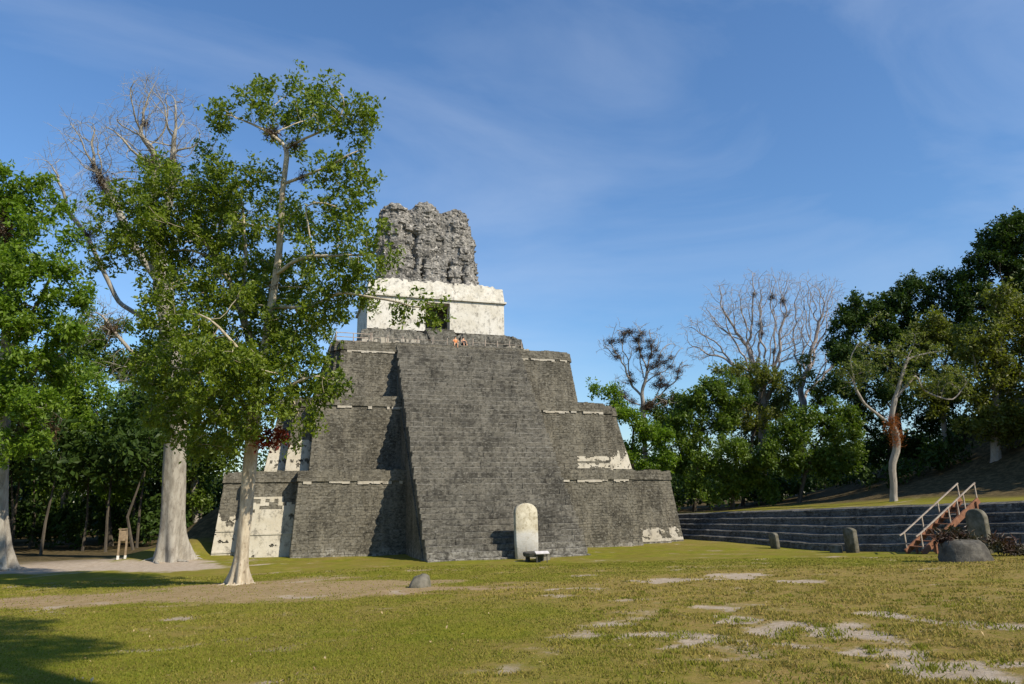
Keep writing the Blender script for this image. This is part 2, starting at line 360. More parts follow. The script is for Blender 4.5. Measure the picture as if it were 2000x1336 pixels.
for nm, a in (('pale', pale), ('track', np.clip(track, 0, 1)), ('path', path), ('dry', dry), ('under', under)):
    at_ = me.attributes.new(nm, 'FLOAT', 'POINT'); at_.data.foreach_set('value', a.astype(np.float32).ravel())
t = NT('plaza_ground')
grass = t.mix(t.rng(t.noise(1.2, 6, 0.65), 0.35, 0.68), (0.1386, 0.1495, 0.0118), (0.2226, 0.2016, 0.0252))
grass = t.mix(t.math('MULTIPLY', t.rng(t.noise(14, 4, 0.7), 0.45, 0.70), 0.4), grass, (0.060, 0.075, 0.012))
drygrass = t.mix(t.rng(t.noise(5.0, 7, 0.75), 0.40, 0.60), (0.285, 0.190, 0.075), (0.190, 0.155, 0.036))
grass = t.mix(t.rng(t.noise(0.35, 5, 0.6), 0.42, 0.60, 0.0, 0.55), grass, (0.175, 0.135, 0.030))
c = t.mix(t.math('MULTIPLY', t.attr('dry'), 0.85), grass, drygrass)
soil = t.mix(t.rng(t.noise(2.0, 7, 0.75), 0.35, 0.66), (0.365, 0.262, 0.160), (0.265, 0.180, 0.098))
c = t.mix(t.math('MULTIPLY', t.attr('track'), 0.80), c, soil)
lime = t.mix(t.rng(t.noise(3.0, 7, 0.75), 0.35, 0.66), (0.440, 0.365, 0.285), (0.330, 0.262, 0.190))
lime = t.mix(t.math('MULTIPLY', t.rng(t.noise(26, 4, 0.7), 0.56, 0.70), 0.6), lime, (0.14, 0.105, 0.062))
c = t.mix(t.attr('path'), c, lime)
pm = t.rng(t.math('ADD', t.attr('pale'), t.math('MULTIPLY', t.math('SUBTRACT', t.noise(4.5, 8, 0.78), 0.5), 1.4)), 0.08, 0.72)
c = t.mix(t.math('MULTIPLY', pm, .92), c, lime)
c = t.mix(t.math('MULTIPLY', t.rng(t.noise(22, 5, 0.75), 0.52, 0.72), 0.35), c, (0.085, 0.072, 0.020))
litter = t.mix(t.rng(t.noise(1.6, 7, 0.75), 0.42, 0.62), (0.060, 0.048, 0.024), (0.135, 0.100, 0.050))
c = t.mix(t.attr('under'), c, litter)
t.bump(t.noise(16, 6, 0.75), 0.7, 0.05)
ground = put('ground', me, t.done(c, 0.95, 0.05)); tag(ground, kind='structure')

# grass blades over the near lawn (uncountable)
NB = 530000
ang = R(90) - YAW + (rng.random(NB) - 0.5) * R(118)
rad_ = 6.0 * (46.0 / 6.0) ** rng.random(NB)
bx, by = CAM[0] + np.cos(ang) * rad_, CAM[1] + np.sin(ang) * rad_
pl, trk, pth, dr, un = masks(bx, by)
tuft = fbm(bx, by, 0.55, 5)
keep = (rng.random(NB) < (1 - np.clip(pl * 1.25, 0, 1)) ** 1.3 * (1 - 0.9 * np.clip(trk, 0, 1)) * (1 - pth) * np.where(dr > 0.5, np.clip((tuft - 0.36) * 4.2, 0.06, 1), 1.0)) & (bx < TX - 0.2) & (by < -1)
bx, by, dr, tuft, rad_ = bx[keep], by[keep], dr[keep], tuft[keep], rad_[keep]; NB = len(bx)
bz = gz(bx, by) + (fbm(bx, by, 0.55, 5) - 0.5) * 0.10 * np.clip(dr, 0, 1) - 0.012
bw = 0.004 + 0.0009 * rad_; bh = (0.020 + 0.026 * rng.random(NB)) * (1 + .7 * np.clip(dr, 0, 1) * np.clip((tuft - 0.40) * 4, 0, 1.2)) * (0.8 + rad_ * 0.012)
th = rng.random(NB) * 2 * np.pi; lean = rng.normal(0, 0.55, (NB, 2)) * bh[:, None]
V = np.zeros((NB, 3, 3))
V[:, 0] = np.stack([bx - np.cos(th) * bw, by - np.sin(th) * bw, bz], -1)
V[:, 1] = np.stack([bx + np.cos(th) * bw, by + np.sin(th) * bw, bz], -1)
V[:, 2] = np.stack([bx + lean[:, 0], by + lean[:, 1], bz + bh], -1)
rr = np.clip(0.70 * np.clip(dr, 0, 1) + rng.normal(0.14, 0.24, NB), 0, 1)
t = NT('grass_blade')
c = t.mix(t.attr('rnd'), (0.1554, 0.1806, 0.0143), (0.3360, 0.2520, 0.0714))
c = t.mix(t.math('MULTIPLY', t.rng(t.noise(0.9, 4), 0.40, 0.66), 0.5), c, (0.220, 0.215, 0.024))
t.done(c, 0.7, 0.15)
tr = t.N.new('ShaderNodeBsdfTranslucent'); ms = t.N.new('ShaderNodeMixShader'); ms.inputs[0].default_value = 0.35
t.L.new(c, tr.inputs[0]); t.L.new(t.p.outputs[0], ms.inputs[1]); t.L.new(tr.outputs[0], ms.inputs[2]); t.L.new(ms.outputs[0], t.out.inputs[0])
# taller dark tufts in the thin dry part of the lawn
nt_ = 260; tr_ = np.random.default_rng(19)
ta = R(90) - YAW - R(4) - tr_.random(nt_) * R(36); td = 8.5 * (24 / 8.5) ** tr_.random(nt_)
tx, ty = CAM[0] + np.cos(ta) * td, CAM[1] + np.sin(ta) * td
pk = 46; ii = np.repeat(np.arange(nt_), pk); ts = (.05 + .16 * tr_.random(nt_))[ii]
bx2 = tx[ii] + tr_.normal(0, 1, nt_ * pk) * ts; by2 = ty[ii] + tr_.normal(0, 1, nt_ * pk) * ts
bz2 = gz(bx2, by2) - .015; h2 = (.035 + .05 * tr_.random(nt_ * pk)); w2 = .006 + .0006 * td[ii]; a2 = tr_.random(nt_ * pk) * 6.283
l2 = tr_.normal(0, .5, (nt_ * pk, 2)) * h2[:, None]
V2 = np.zeros((nt_ * pk, 3, 3)); V2[:, 0] = np.stack([bx2 - np.cos(a2) * w2, by2 - np.sin(a2) * w2, bz2], -1); V2[:, 1] = np.stack([bx2 + np.cos(a2) * w2, by2 + np.sin(a2) * w2, bz2], -1); V2[:, 2] = np.stack([bx2 + l2[:, 0], by2 + l2[:, 1], bz2 + h2], -1)
V = np.concatenate([V, V2]); rr = np.concatenate([rr, np.clip(tr_.normal(.12, .15, nt_ * pk), 0, 1)]); NB = len(V)
g = put('grass', mesh_np('grass', V, None, np.arange(NB * 3).reshape(-1, 3), rr), t.m)
tag(g, 'short olive green and straw coloured grass over the plaza lawn', 'grass', kind='stuff')
# ---------------------------------------------------------------- temple pyramid
rs = random.Random(3)
temple = thing('temple_pyramid', 'stepped grey stone temple pyramid with steep central stairway and white shrine on top', 'temple', (0, 0, 0))
def frustum_block(mb, c00, c10, c11, c01, n, d, ch, r, jit=0.012):
    """a stone: back corners c.., pushed out along n by d, with a chamfered front face"""
    c = np.array([c00, c10, c11, c01]); mid = c.mean(0)
    f = mid + (c - mid) * (1 - ch) + n * d
    f += np.random.default_rng(int(abs(mid[0] * 911 + mid[2] * 577 + mid[1] * 331)) % 99991).normal(0, jit, (4, 3))
    mb.add(np.vstack([c, f]), [(4, 5, 6, 7), (0, 1, 5, 4), (1, 2, 6, 5), (2, 3, 7, 6), (3, 0, 4, 7)], r=r)
def facing(mb, a0, b0, a1, b1, rowh=0.34, bw=0.5, proud=0.055, keep=None):
    """coursed blocks over the quad a0-b0 (foot, left to right) a1-b1 (top)"""
    a0, b0, a1, b1 = [np.asarray(p, float) for p in (a0, b0, a1, b1)]
    n = np.cross(b0 - a0, a1 - a0); n /= np.linalg.norm(n)
    H = np.linalg.norm(a1 - a0); W = np.linalg.norm(b0 - a0)
    rows = max(1, int(round(H / rowh)))
    P = lambda u, v: (a0 * (1 - u) + b0 * u) * (1 - v) + (a1 * (1 - u) + b1 * u) * v
    for i in range(rows):
        v0, v1 = i / rows + 0.006 / H, (i + 1) / rows - 0.006 / H
        u = 0.0
        while u < 1 - 1e-6:
            w = bw * (0.6 + 0.9 * rs.random()) / W
            u2 = min(1.0, u + w)
            if 1 - u2 < 0.35 * bw / W: u2 = 1.0
            if keep is None or keep((u + u2) / 2, (v0 + v1) / 2):
                g = min(0.004 / W, (u2 - u) * 0.2); j = (rs.random() - .5) * 0.02 / H
                frustum_block(mb, P(u + g, v0 + j), P(u2 - g, v0 + j), P(u2 - g, v1 + j), P(u + g, v1 + j), n, proud * (0.25 + 0.9 * rs.random()), 0.06, rs.random())
            u = u2
def plan(a, ya, m_, ym, b, yb, back):
    return [(-a, ya), (a, ya), (a, ym), (m_, ym), (m_, yb), (b, yb), (b, back), (-b, back), (-b, yb), (-m_, yb), (-m_, ym), (-a, ym)]
def prism(mb, p0, z0, p1, z1, r=0.5):
    n = len(p0); V = [(x, y, z0) for x, y in p0] + [(x, y, z1) for x, y in p1]
    mb.add(V, [(i, (i + 1) % n, n + (i + 1) % n, n + i) for i in range(n)], r=r)
    # top: split into three rectangles of the cross-shaped plan
    a, mm, b = p1[1][0], p1[3][0], p1[5][0]; ya, ym, yb, bk = p1[0][1], p1[2][1], p1[4][1], p1[6][1]
    for x, y0, y1, dz in ((a, ya, bk - 0.02, 0), (mm, ym, bk - 0.01, -0.002), (b, yb, bk, -0.004)):
        mb.add([(-x, y0, z1 + dz), (x, y0, z1 + dz), (x, y1, z1 + dz), (-x, y1, z1 + dz)], [(0, 1, 2, 3)], r=r)
BACK = 48.0
#        a0     y0     a1     y1    m0    ym0    m1    ym1   b0    yb0    b1     yb1   z0     z1
TIERS = [(14.48, 8.24, 14.02, 8.86, 18.1, 9.75, 17.5, 10.5, 20.10, 11.02, 19.45, 11.97, -0.4, 6.35),
         (13.27, 11.40, 12.87, 12.02, 15.1, 12.7, 14.5, 13.6, 16.73, 13.89, 15.59, 15.12, 6.35, 12.62),
         (11.15, 14.26, 10.75, 15.38, 11.65, 14.9, 11.2, 15.9, 12.07, 15.5, 11.55, 16.5, 12.62, 18.05)]
LIP = 0.80
def plaster_cells(mb, a0, b0, a1, b1, n, cw, chh, fn, d=0.05):
    """thin broken plaster skin made of small raised cells where fn(u, v) says it survives"""
    a0, b0, a1, b1 = [np.asarray(p, float) for p in (a0, b0, a1, b1)]
    W = np.linalg.norm(b0 - a0); H = np.linalg.norm(a1 - a0); nu = int(W / cw); nv = int(H / chh)
    P = lambda u, v: (a0 * (1 - u) + b0 * u) * (1 - v) + (a1 * (1 - u) + b1 * u) * v
    for j in range(nv):
        i = 0
        while i < nu:
            if fn((i + .5) / nu, (j + .5) / nv):
                k = i
                while k < nu and k - i < 400 and fn((k + .5) / nu, (j + .5) / nv): k += 1
                c = [P(i / nu, j / nv), P(k / nu, j / nv), P(k / nu, (j + 1) / nv), P(i / nu, (j + 1) / nv)]
                frustum_block(mb, *c, n, d, 0.0, .5, 0.001); i = k
            else: i += 1
for ti, (a0, y0, a1, y1, m0, ym0, m1, ym1, b0, yb0, b1, yb1, z0, z1) in enumerate(TIERS):
    zl = z1 - LIP; k = (zl - z0) / (z1 - z0)
    L = lambda p, q: p + (q - p) * k
    pb = plan(a0, y0, m0, ym0, b0, yb0, BACK - ti * 3)
    pl_ = plan(L(a0, a1), L(y0, y1), L(m0, m1), L(ym0, ym1), L(b0, b1), L(yb0, yb1), BACK - ti * 3)
    mb = MB(); prism(mb, pb, z0, pl_, zl, 0.35)
    tier = mb.build('terrace_tier', M['wall'], temple)
    tag(tier, ['lowest tier of the pyramid with pale plaster on its left corner', 'middle tier of the pyramid', 'topmost tier of the pyramid'][ti])
    e = 0.13
    o0 = plan(L(a0, a1) + e, L(y0, y1) - e, L(m0, m1) + e, L(ym0, ym1) - e, L(b0, b1) + e, L(yb0, yb1) - e, BACK - ti * 3 + .1)
    o1 = plan(a1 + e, y1 - e, m1 + e, ym1 - e, b1 + e, yb1 - e, BACK - ti * 3 + .1)
    mb = MB(); prism(mb, o0, zl, o1, z1, 0.4)
    mb.add([(x, y, zl) for x, y in (o0[0], o0[1], (o0[1][0], o0[1][1] + 1), (o0[0][0], o0[0][1] + 1))], [(3, 2, 1, 0)])
    mb.build('apron_band', M['wall'], tier)
    mb = MB()
    segs = [(0, 1), (2, 3), (4, 5), (8, 9), (10, 11), (11, 0), (9, 10), (7, 8), (1, 2), (3, 4), (5, 6)]
    for (i, j) in segs:
        p, q, p2, q2 = pb[i], pb[j], pl_[i], pl_[j]
        if (i, j) in ((5, 6),): q, q2 = (q[0], p[1] + 14), (q2[0], p2[1] + 14)
        if (i, j) in ((7, 8),): p, p2 = (p[0], q[1] + 14), (p2[0], q2[1] + 14)
        kp = None
        if ti == 0 and (i, j) in ((10, 11), (8, 9)): kp = lambda u, v: v > 0.60
        facing(mb, (*p, max(z0, -0.1)), (*q, max(z0, -0.1)), (*p2, zl), (*q2, zl), 0.22, 0.38, 0.026, kp)
        facing(mb, (*o0[i], zl), (*o0[j], zl), (*o1[i], z1), (*o1[j], z1), 0.27, 0.46, 0.022)
    # the coping course: broken blocks along the top edge
    for (i, j) in ((0, 1), (2, 3), (4, 5), (8, 9), (10, 11)):
        pa, pc = np.array(o1[i]), np.array(o1[j]); Lc = np.linalg.norm(pc - pa); u = 0.0
        while u < Lc:
            w = rs.uniform(.3, .8)
            if rs.random() < .72:
                p0_ = pa + (pc - pa) * (u / Lc); p1_ = pa + (pc - pa) * (min(u + w, Lc) / Lc); yo = rs.uniform(-.02, .05)
                mb.box((p0_[0] + .01, p0_[1] + yo, z1 - .03), (p1_[0] - .01, p0_[1] + yo + .55, z1 + rs.uniform(.03, .13)), rs.random())
            u += w
    tag(mb.build('masonry', M['wall'], tier), kind='stuff')
    mb = MB()                              # crumbling white line under the apron
    for s0, s1 in ((-1, -0.44), (0.44, 1)):
        x = s0 * L(a0, a1)
        while x < s1 * L(a0, a1):
            w = 0.15 + 0.6 * rs.random()
            if rs.random() > 0.16:
                hh = 0.12 + 0.14 * rs.random(); yy = L(y0, y1)
                mb.box((x, yy - 0.115 - 0.03 * rs.random(), zl - hh), (min(x + w, s1 * L(a0, a1)), yy + 0.02, zl - 0.004), rs.random())
            x += w
    tag(mb.build('plaster_line', M['plaster_band'], tier), kind='stuff')
    if ti == 0:
        mb = MB(); nn = np.array([0, -1.0, 0.1]); nn /= np.linalg.norm(nn)
        rq = random.Random(5)
        holes = {}
        def fn_mid(u, v):
            if v > 0.80: return False
            row = int(v * 22)
            if v > 0.60:
                c = int(u * 11); h = holes.setdefault((row, c), rq.random()); return h > (0.42 + (v - 0.6) * 1.5 if row % 2 == 0 else 0.04 + (v - .6) * 1.6)
            return fbm(u * 7 + 3, v * 11, 1.0, 17) < (.86 if .2 < v < .5 else .72 - .25 * max(0, v - .5))
        p0, p1 = pb[10], pb[11]; t0, t1 = pl_[10], pl_[11]
        plaster_cells(mb, (*p0, -.1), (*p1, -.1), (*t0, zl), (*t1, zl), nn, 0.06, 0.085, fn_mid)
        def fn_out(u, v):
            n = 1 - fbm(u * 4, v * 13, 1.0, 4)
            if v > 0.66: return n > 0.80
            if v > 0.40: return n > 0.34 + (v - 0.40) * 1.5
            return n > 0.30
        p0, p1 = pb[8], pb[9]; t0, t1 = pl_[8], pl_[9]
        plaster_cells(mb, (*p0, -.1), (*p1, -.1), (*t0, zl), (*t1, zl), nn, 0.06, 0.085, fn_out)
        def fn_r(u, v):
            return v < 0.17 + .14 * fbm(u * 9, 1., 1., 8) and fbm(u * 6, v * 20, 1.0, 9) > (0.40 if u < 0.7 else 0.5) and v > 0.05
        tag(mb.build('plaster_patch', M['plaster'], tier), kind='stuff')
        mb = MB()
        plaster_cells(mb, (*pb[2], -.1), (*pb[3], -.1), (*pl_[2], zl), (*pl_[3], zl), nn, 0.06, 0.085, fn_r)
        plaster_cells(mb, (*pb[4], -.1), (*pb[5], -.1), (*pl_[4], zl), (*pl_[5], zl), nn, 0.06, 0.085, fn_r)
        tag(mb.build('plaster_patch', M['plaster_band'], tier), kind='stuff')
        # low ledges on the plastered corner
        for (i, j, zz) in ((10, 11, 1.75), (8, 9, 2.0), (8, 9, 0.45)):
            kk = zz / zl; x0_ = pb[i][0] + (pl_[i][0] - pb[i][0]) * kk; x1_ = pb[j][0] + (pl_[j][0] - pb[j][0]) * kk; yy = pb[i][1] + (pl_[i][1] - pb[i][1]) * kk
            mb = MB(); mb.box((x0_ + .02, yy - 0.12, zz - 0.10), (x1_ - .02, yy + 0.1, zz)); mb.build('plaster_ledge', M['plaster'], tier)
    if ti == 1:
        mb = MB(); nn = np.array([0, -1.0, 0.12]); nn /= np.linalg.norm(nn)
        fa = lambda u, v: v < 0.14 + .22 * u + .25 * (fbm(u * 6, v * 12, 1, 3) - .5) and fbm(u * 9, v * 26, 1, 13) > 0.28
        fb = lambda u, v: v < 0.26 and int(v * 24) % 3 != 0 and u > 0.3 + .2 * fbm(1., v * 30, 1, 5) and fbm(u * 12, v * 24, 1, 15) > 0.44
        for i, j, f in ((4, 5, fa), (2, 3, fa)):
            plaster_cells(mb, (*pb[i], z0), (*pb[j], z0), (*pl_[i], zl), (*pl_[j], zl), nn, 0.07, 0.09, f)
        plaster_cells(mb, (8.0, y0, z0), (13.2, y0, z0), (7.9, L(y0, y1), zl), (12.9, L(y0, y1), zl), nn, 0.07, 0.09, fb)
        fl = lambda u, v: v < 0.5 and fbm(u * 4, v * 12, 1, 31) > 0.30 + v * 0.4
        for i, j in ((8, 9), (10, 11)):
            plaster_cells(mb, (*pb[i], z0), (*pb[j], z0), (*pl_[i], zl), (*pl_[j], zl), nn, 0.07, 0.09, fl)
        tag(mb.build('plaster_patch', M['plaster'], tier), kind='stuff')

# stairway
SW, SY, SZ, NS = 5.93, 15.66, 18.28, 44
stair = bpy.data.objects.new('stairway', None); col.objects.link(stair); stair.parent = temple
rise, run = (SZ + 0.3) / NS, SY / NS
mb = MB()                                   # solid core with the two flank walls
for s in (-1, 1):
    prof = [(0.30, -0.4)]
    for i in range(NS):
        prof += [(i * run + 0.22, -0.3 + (i + 1) * rise - 0.10), ((i + 1) * run + 0.22, -0.3 + (i + 1) * rise - 0.10)]
x = SW - 0.10
V = [(-x, 0.25, -0.4), (x, 0.25, -0.4), (x, SY + .25, SZ - 0.12), (-x, SY + .25, SZ - 0.12), (-x, SY + 6, -0.4), (x, SY + 6, -0.4), (x, SY + 6, SZ - 0.12), (-x, SY + 6, SZ - 0.12)]
mb.add(V, [(0, 1, 2, 3), (3, 2, 6, 7)], r=0.3)
mb.add(V, [(0, 3, 7, 4), (1, 5, 6, 2)], r=0.3)
mb.build('stair_core', M['wall'], stair)
# block shapes shared by the lowest courses
variants = []
for k in range(14):
    vr = np.random.default_rng(100 + k); vb = MB()
    jit = lambda: vr.normal(0, 0.018, 3)
    lo = np.array([(-.5, -.5, 0), (.5, -.5, 0), (.5, .5, 0), (-.5, .5, 0)], float)
    V = []
    for z, sc_ in ((0.0, .80), (0.30, .88), (0.90, 1.0), (1.0, 0.95)):
        for p in lo: V.append(np.array([p[0] * (1.0 if z < .9 else .985), p[1] * sc_, z]) + jit() * (.15, .9, .6))
    q = []
    for r_ in range(3):
        for i in range(4): q.append((r_ * 4 + i, r_ * 4 + (i + 1) % 4, r_ * 4 + 4 + (i + 1) % 4, r_ * 4 + 4 + i))
    q.append((12, 13, 14, 15))
    vm = mesh_np('stone_block', V, q, rnd=np.full(len(q), vr.random())); vm.materials.append(M['stair']); variants.append(vm)
nblk = 0
for i in range(NS):
    z = -0.3 + i * rise; y = i * run
    x = -SW + rs.uniform(-.06, .10)
    xe = SW + rs.uniform(-.10, .06)
    if i < 12:
        while x < xe - 0.05:
            w = rs.uniform(0.34, 0.95); w = w if xe - x - w > 0.25 else xe - x
            o = bpy.data.objects.new('stone_block', rs.choice(variants)); col.objects.link(o); o.parent = stair
            d = 0.55; o.scale = (w * 0.997, d, rise * rs.uniform(0.94, 1.0))
            o.location = (x + w / 2, y + d / 2 + rs.uniform(-0.022, 0.028), z); o.rotation_euler.z = rs.uniform(-.01, .01)
            x += w; nblk += 1
    else:
        mb = MB()
        wear = 0.012 + 0.022 * (i / NS)
        while x < xe - 0.05:
            w = rs.uniform(0.3, 0.9); w = w if xe - x - w > 0.25 else xe - x
            dy = rs.uniform(-wear, wear) * 1.3; dz = rs.uniform(-wear, wear * 0.5) * 1.2
            h = rise + dz; yb_ = y + dy; gp = 0.002
            s1, s2 = rs.uniform(.0, .02), rs.uniform(.015, .09)
            V = [(x + gp, yb_ + .07, z - .05), (x + w - gp, yb_ + .07, z - .05), (x + w - gp, yb_ + .015, z + h * .86), (x + gp, yb_ + .015, z + h * .86 + rs.uniform(-.008, .008)),
                 (x + gp + s1, yb_ + s2, z + h), (x + w - gp - s1, yb_ + s2, z + h), (x + gp, yb_ + .6, z + h), (x + w - gp, yb_ + .6, z + h),
                 (x + gp, yb_ + .6, z - .05), (x + w - gp, yb_ + .6, z - .05)]
            mb.add(V, [(0, 1, 2, 3), (3, 2, 5, 4), (4, 5, 7, 6), (0, 3, 6, 8), (1, 9, 7, 2)], [(3, 4, 6), (2, 7, 5)], r=rs.random())
            x += w
        mb.build('step', M['stair'], stair)
# flank walls of the stair: smooth battered plaster wall set just inside the step ends
xf = SW - 0.02
for s in (-1, 1):
    V = [(s * (xf + .02), 1.2, -0.3), (s * (xf + 0.02), SY + 1.2, SZ - 0.9), (s * (xf + .02), SY + 1.2, -0.3), (s * (xf - .2), 1.2, -0.3), (s * (xf - .2), SY + 1.2, SZ - 0.9), (s * (xf - .2), SY + 1.2, -.3)]
    mb = MB(); mb.add(V, [(0, 1, 4, 3)], [(0, 2, 1)] if s > 0 else [(0, 1, 2)], r=0.6)
    mb.build('stair_flank', M['wall'], stair)

# platform, plinth and shrine
TOPZ = 18.05
yB, BW, Z0, ZC, Z1 = 25.09, 7.53, 21.75, 25.35, 26.85
YBK = 35.5
shrine = bpy.data.objects.new('shrine', None); col.objects.link(shrine); shrine.parent = temple
tag(shrine, 'white plastered shrine building with dark doorway and massive grey roof comb')
mb = MB()
def slab_blocks(mb, x0, x1, y0, y1, z0, z1, rowh=0.45, bw=0.7, proud=0.05):
    mb.box((x0, y0, z0), (x1, y1, z1), 0.4)
    facing(mb, (x0, y0, z0), (x1, y0, z0), (x0, y0, z1), (x1, y0, z1), rowh, bw, proud)
    facing(mb, (x0, y1, z0), (x0, y0, z0), (x0, y1, z1), (x0, y0, z1), rowh, bw, proud)
    facing(mb, (x1, y0, z0), (x1, y1, z0), (x1, y0, z1), (x1, y1, z1), rowh, bw, proud)
PLN = []
mb = MB()                                   # little stair between the plinth blocks
for i in range(6):
    z = 19.6 + i * 0.36; y = 21.0 + i * 0.55
    x = -1.5
    while x < 1.5:
        w = min(rs.uniform(.4, .8), 1.5 - x)
        mb.box((x + .006, y + rs.uniform(-.04, .04), z - 0.05), (x + w - .006, 30, z + 0.36 + rs.uniform(-.03, .02)), rs.random()); x += w
mb.build('shrine_step', M['plinth'], shrine)
DW, DH = 1.35, 25.0
mb = MB()
def wallbox(lo, hi): mb.box(lo, hi, rs.random())
wallbox((-BW, yB, Z0), (-DW, yB + 1.4, ZC)); wallbox((DW, yB, Z0), (BW, yB + 1.4, ZC)); wallbox((-DW + .001, yB + .02, DH), (DW - .001, yB + 1.38, ZC - .002))
wallbox((-BW + .002, yB + 1.401, Z0), (-BW + 1.4, YBK, ZC - .003)); wallbox((BW - 1.4, yB + 1.401, Z0), (BW - .002, YBK, ZC - .003)); wallbox((-BW + 1.41, YBK - 1.4, Z0), (BW - 1.41, YBK - .01, ZC - .004))
mb.build('wall', M['plaster_white'], shrine)
mb = MB(); mb.box((-BW + 1.42, yB + 3.6, Z0 - .02), (BW - 1.42, yB + 4.2, ZC - .01)); mb.box((-BW + 1.42, yB + 1.42, Z0 - 0.3), (BW - 1.42, YBK - 1.42, Z0 + 0.006))
mb.build('inner_wall', M['dark_room'], shrine)
# upper zone: cornice line then battered, crumbling zone
def rough_prism(mb, x0, x1, y0, y1, z0, z1, bat, n=60, jag=0.5, seed=1, rough=1.0):
    """front wall grid leaning back by bat with a ragged top edge, closed to a solid"""
    nv = 10
    us = np.linspace(0, 1, n); top = []
    for u in us:
        h = 0.55 * mnoise.noise(Vector((u * 9, seed, 0))) + 0.35 * mnoise.noise(Vector((u * 31, seed, 3)))
        edge = min(u, 1 - u) * (x1 - x0)
        top.append(z1 + jag * h - max(0, 1.0 - edge) * 0.25)
    Vf = []; Vb = []
    for j in range(nv):
        v = j / (nv - 1)
        for i, u in enumerate(us):
            inset = bat * v
            x = x0 + inset * 0.9 + (x1 - x0 - 1.8 * inset) * u; z = z0 + (top[i] - z0) * v
            d = rough * (0.10 * mnoise.noise(Vector((x * 1.1, z * 1.1, seed))) + 0.06 * mnoise.noise(Vector((x * 4, z * 4, seed))))
            Vf.append((x, y0 + inset + (d if 0 < j else 0), z)); Vb.append((x, y1 - inset, z))
    V = Vf + Vb; N_ = n * nv; q = []
    for j in range(nv - 1):
        for i in range(n - 1):
            a = j * n + i; q += [(a, a + 1, a + n + 1, a + n), (N_ + a + 1, N_ + a, N_ + a + n, N_ + a + n + 1)]
        a = j * n; q.append((N_ + a, a, a + n, N_ + a + n)); a = j * n + n - 1; q.append((a, N_ + a, N_ + a + n, a + n))
    for i in range(n - 1):
        a = (nv - 1) * n + i; q.append((a, a + 1, N_ + a + 1, N_ + a))
        q.append((i + 1, i, N_ + i, N_ + i + 1))
    mb.add(V, q, r=0.5)
mb = MB(); mb.box((-BW - .24, yB - .24, ZC), (BW + .24, YBK + .16, ZC + 0.20), 0.7); mb.build('cornice', M['plaster_white'], shrine)
for (xa, xb, ya, za, zb_, sd_) in ((-9.2, 9.2, 20.3, TOPZ - .05, 19.5, 11), (-8.7, -1.52, 21.5, 19.0, 20.9, 12), (1.52, 8.7, 21.5, 19.0, 20.9, 13), (-8.15, -1.52, 23.0, 20.3, Z0 - .45, 14), (1.52, 8.15, 23.0, 20.3, Z0 - .45, 15)):
    mb = MB(); rough_prism(mb, xa, xb, ya, 37, za, zb_, .32, 50, .55, sd_, 2.6); mb.build('plinth', M['plinth'], shrine)
mb = MB(); rough_prism(mb, -BW - .05, BW + .05, yB - .05, YBK, ZC + 0.22, Z1 + 0.45, 0.16, 120, 0.8, 2, .45); mb.build('upper_zone', M['plaster_white'], shrine, False)
mb = MB()                                   # loose masonry left on the roof edge
for i in range(46):
    x = rs.uniform(-6.9, 6.9); s = rs.uniform(.12, .34)
    mb.box((x - s, yB + .6, Z1 - .2), (x + s, yB + .6 + 2 * s, Z1 + .35 + rs.uniform(-.1, .35) - (.5 if abs(x) > 6 else 0)), rs.random())
tag(mb.build('rubble', M['plaster_white'], shrine), kind='stuff')
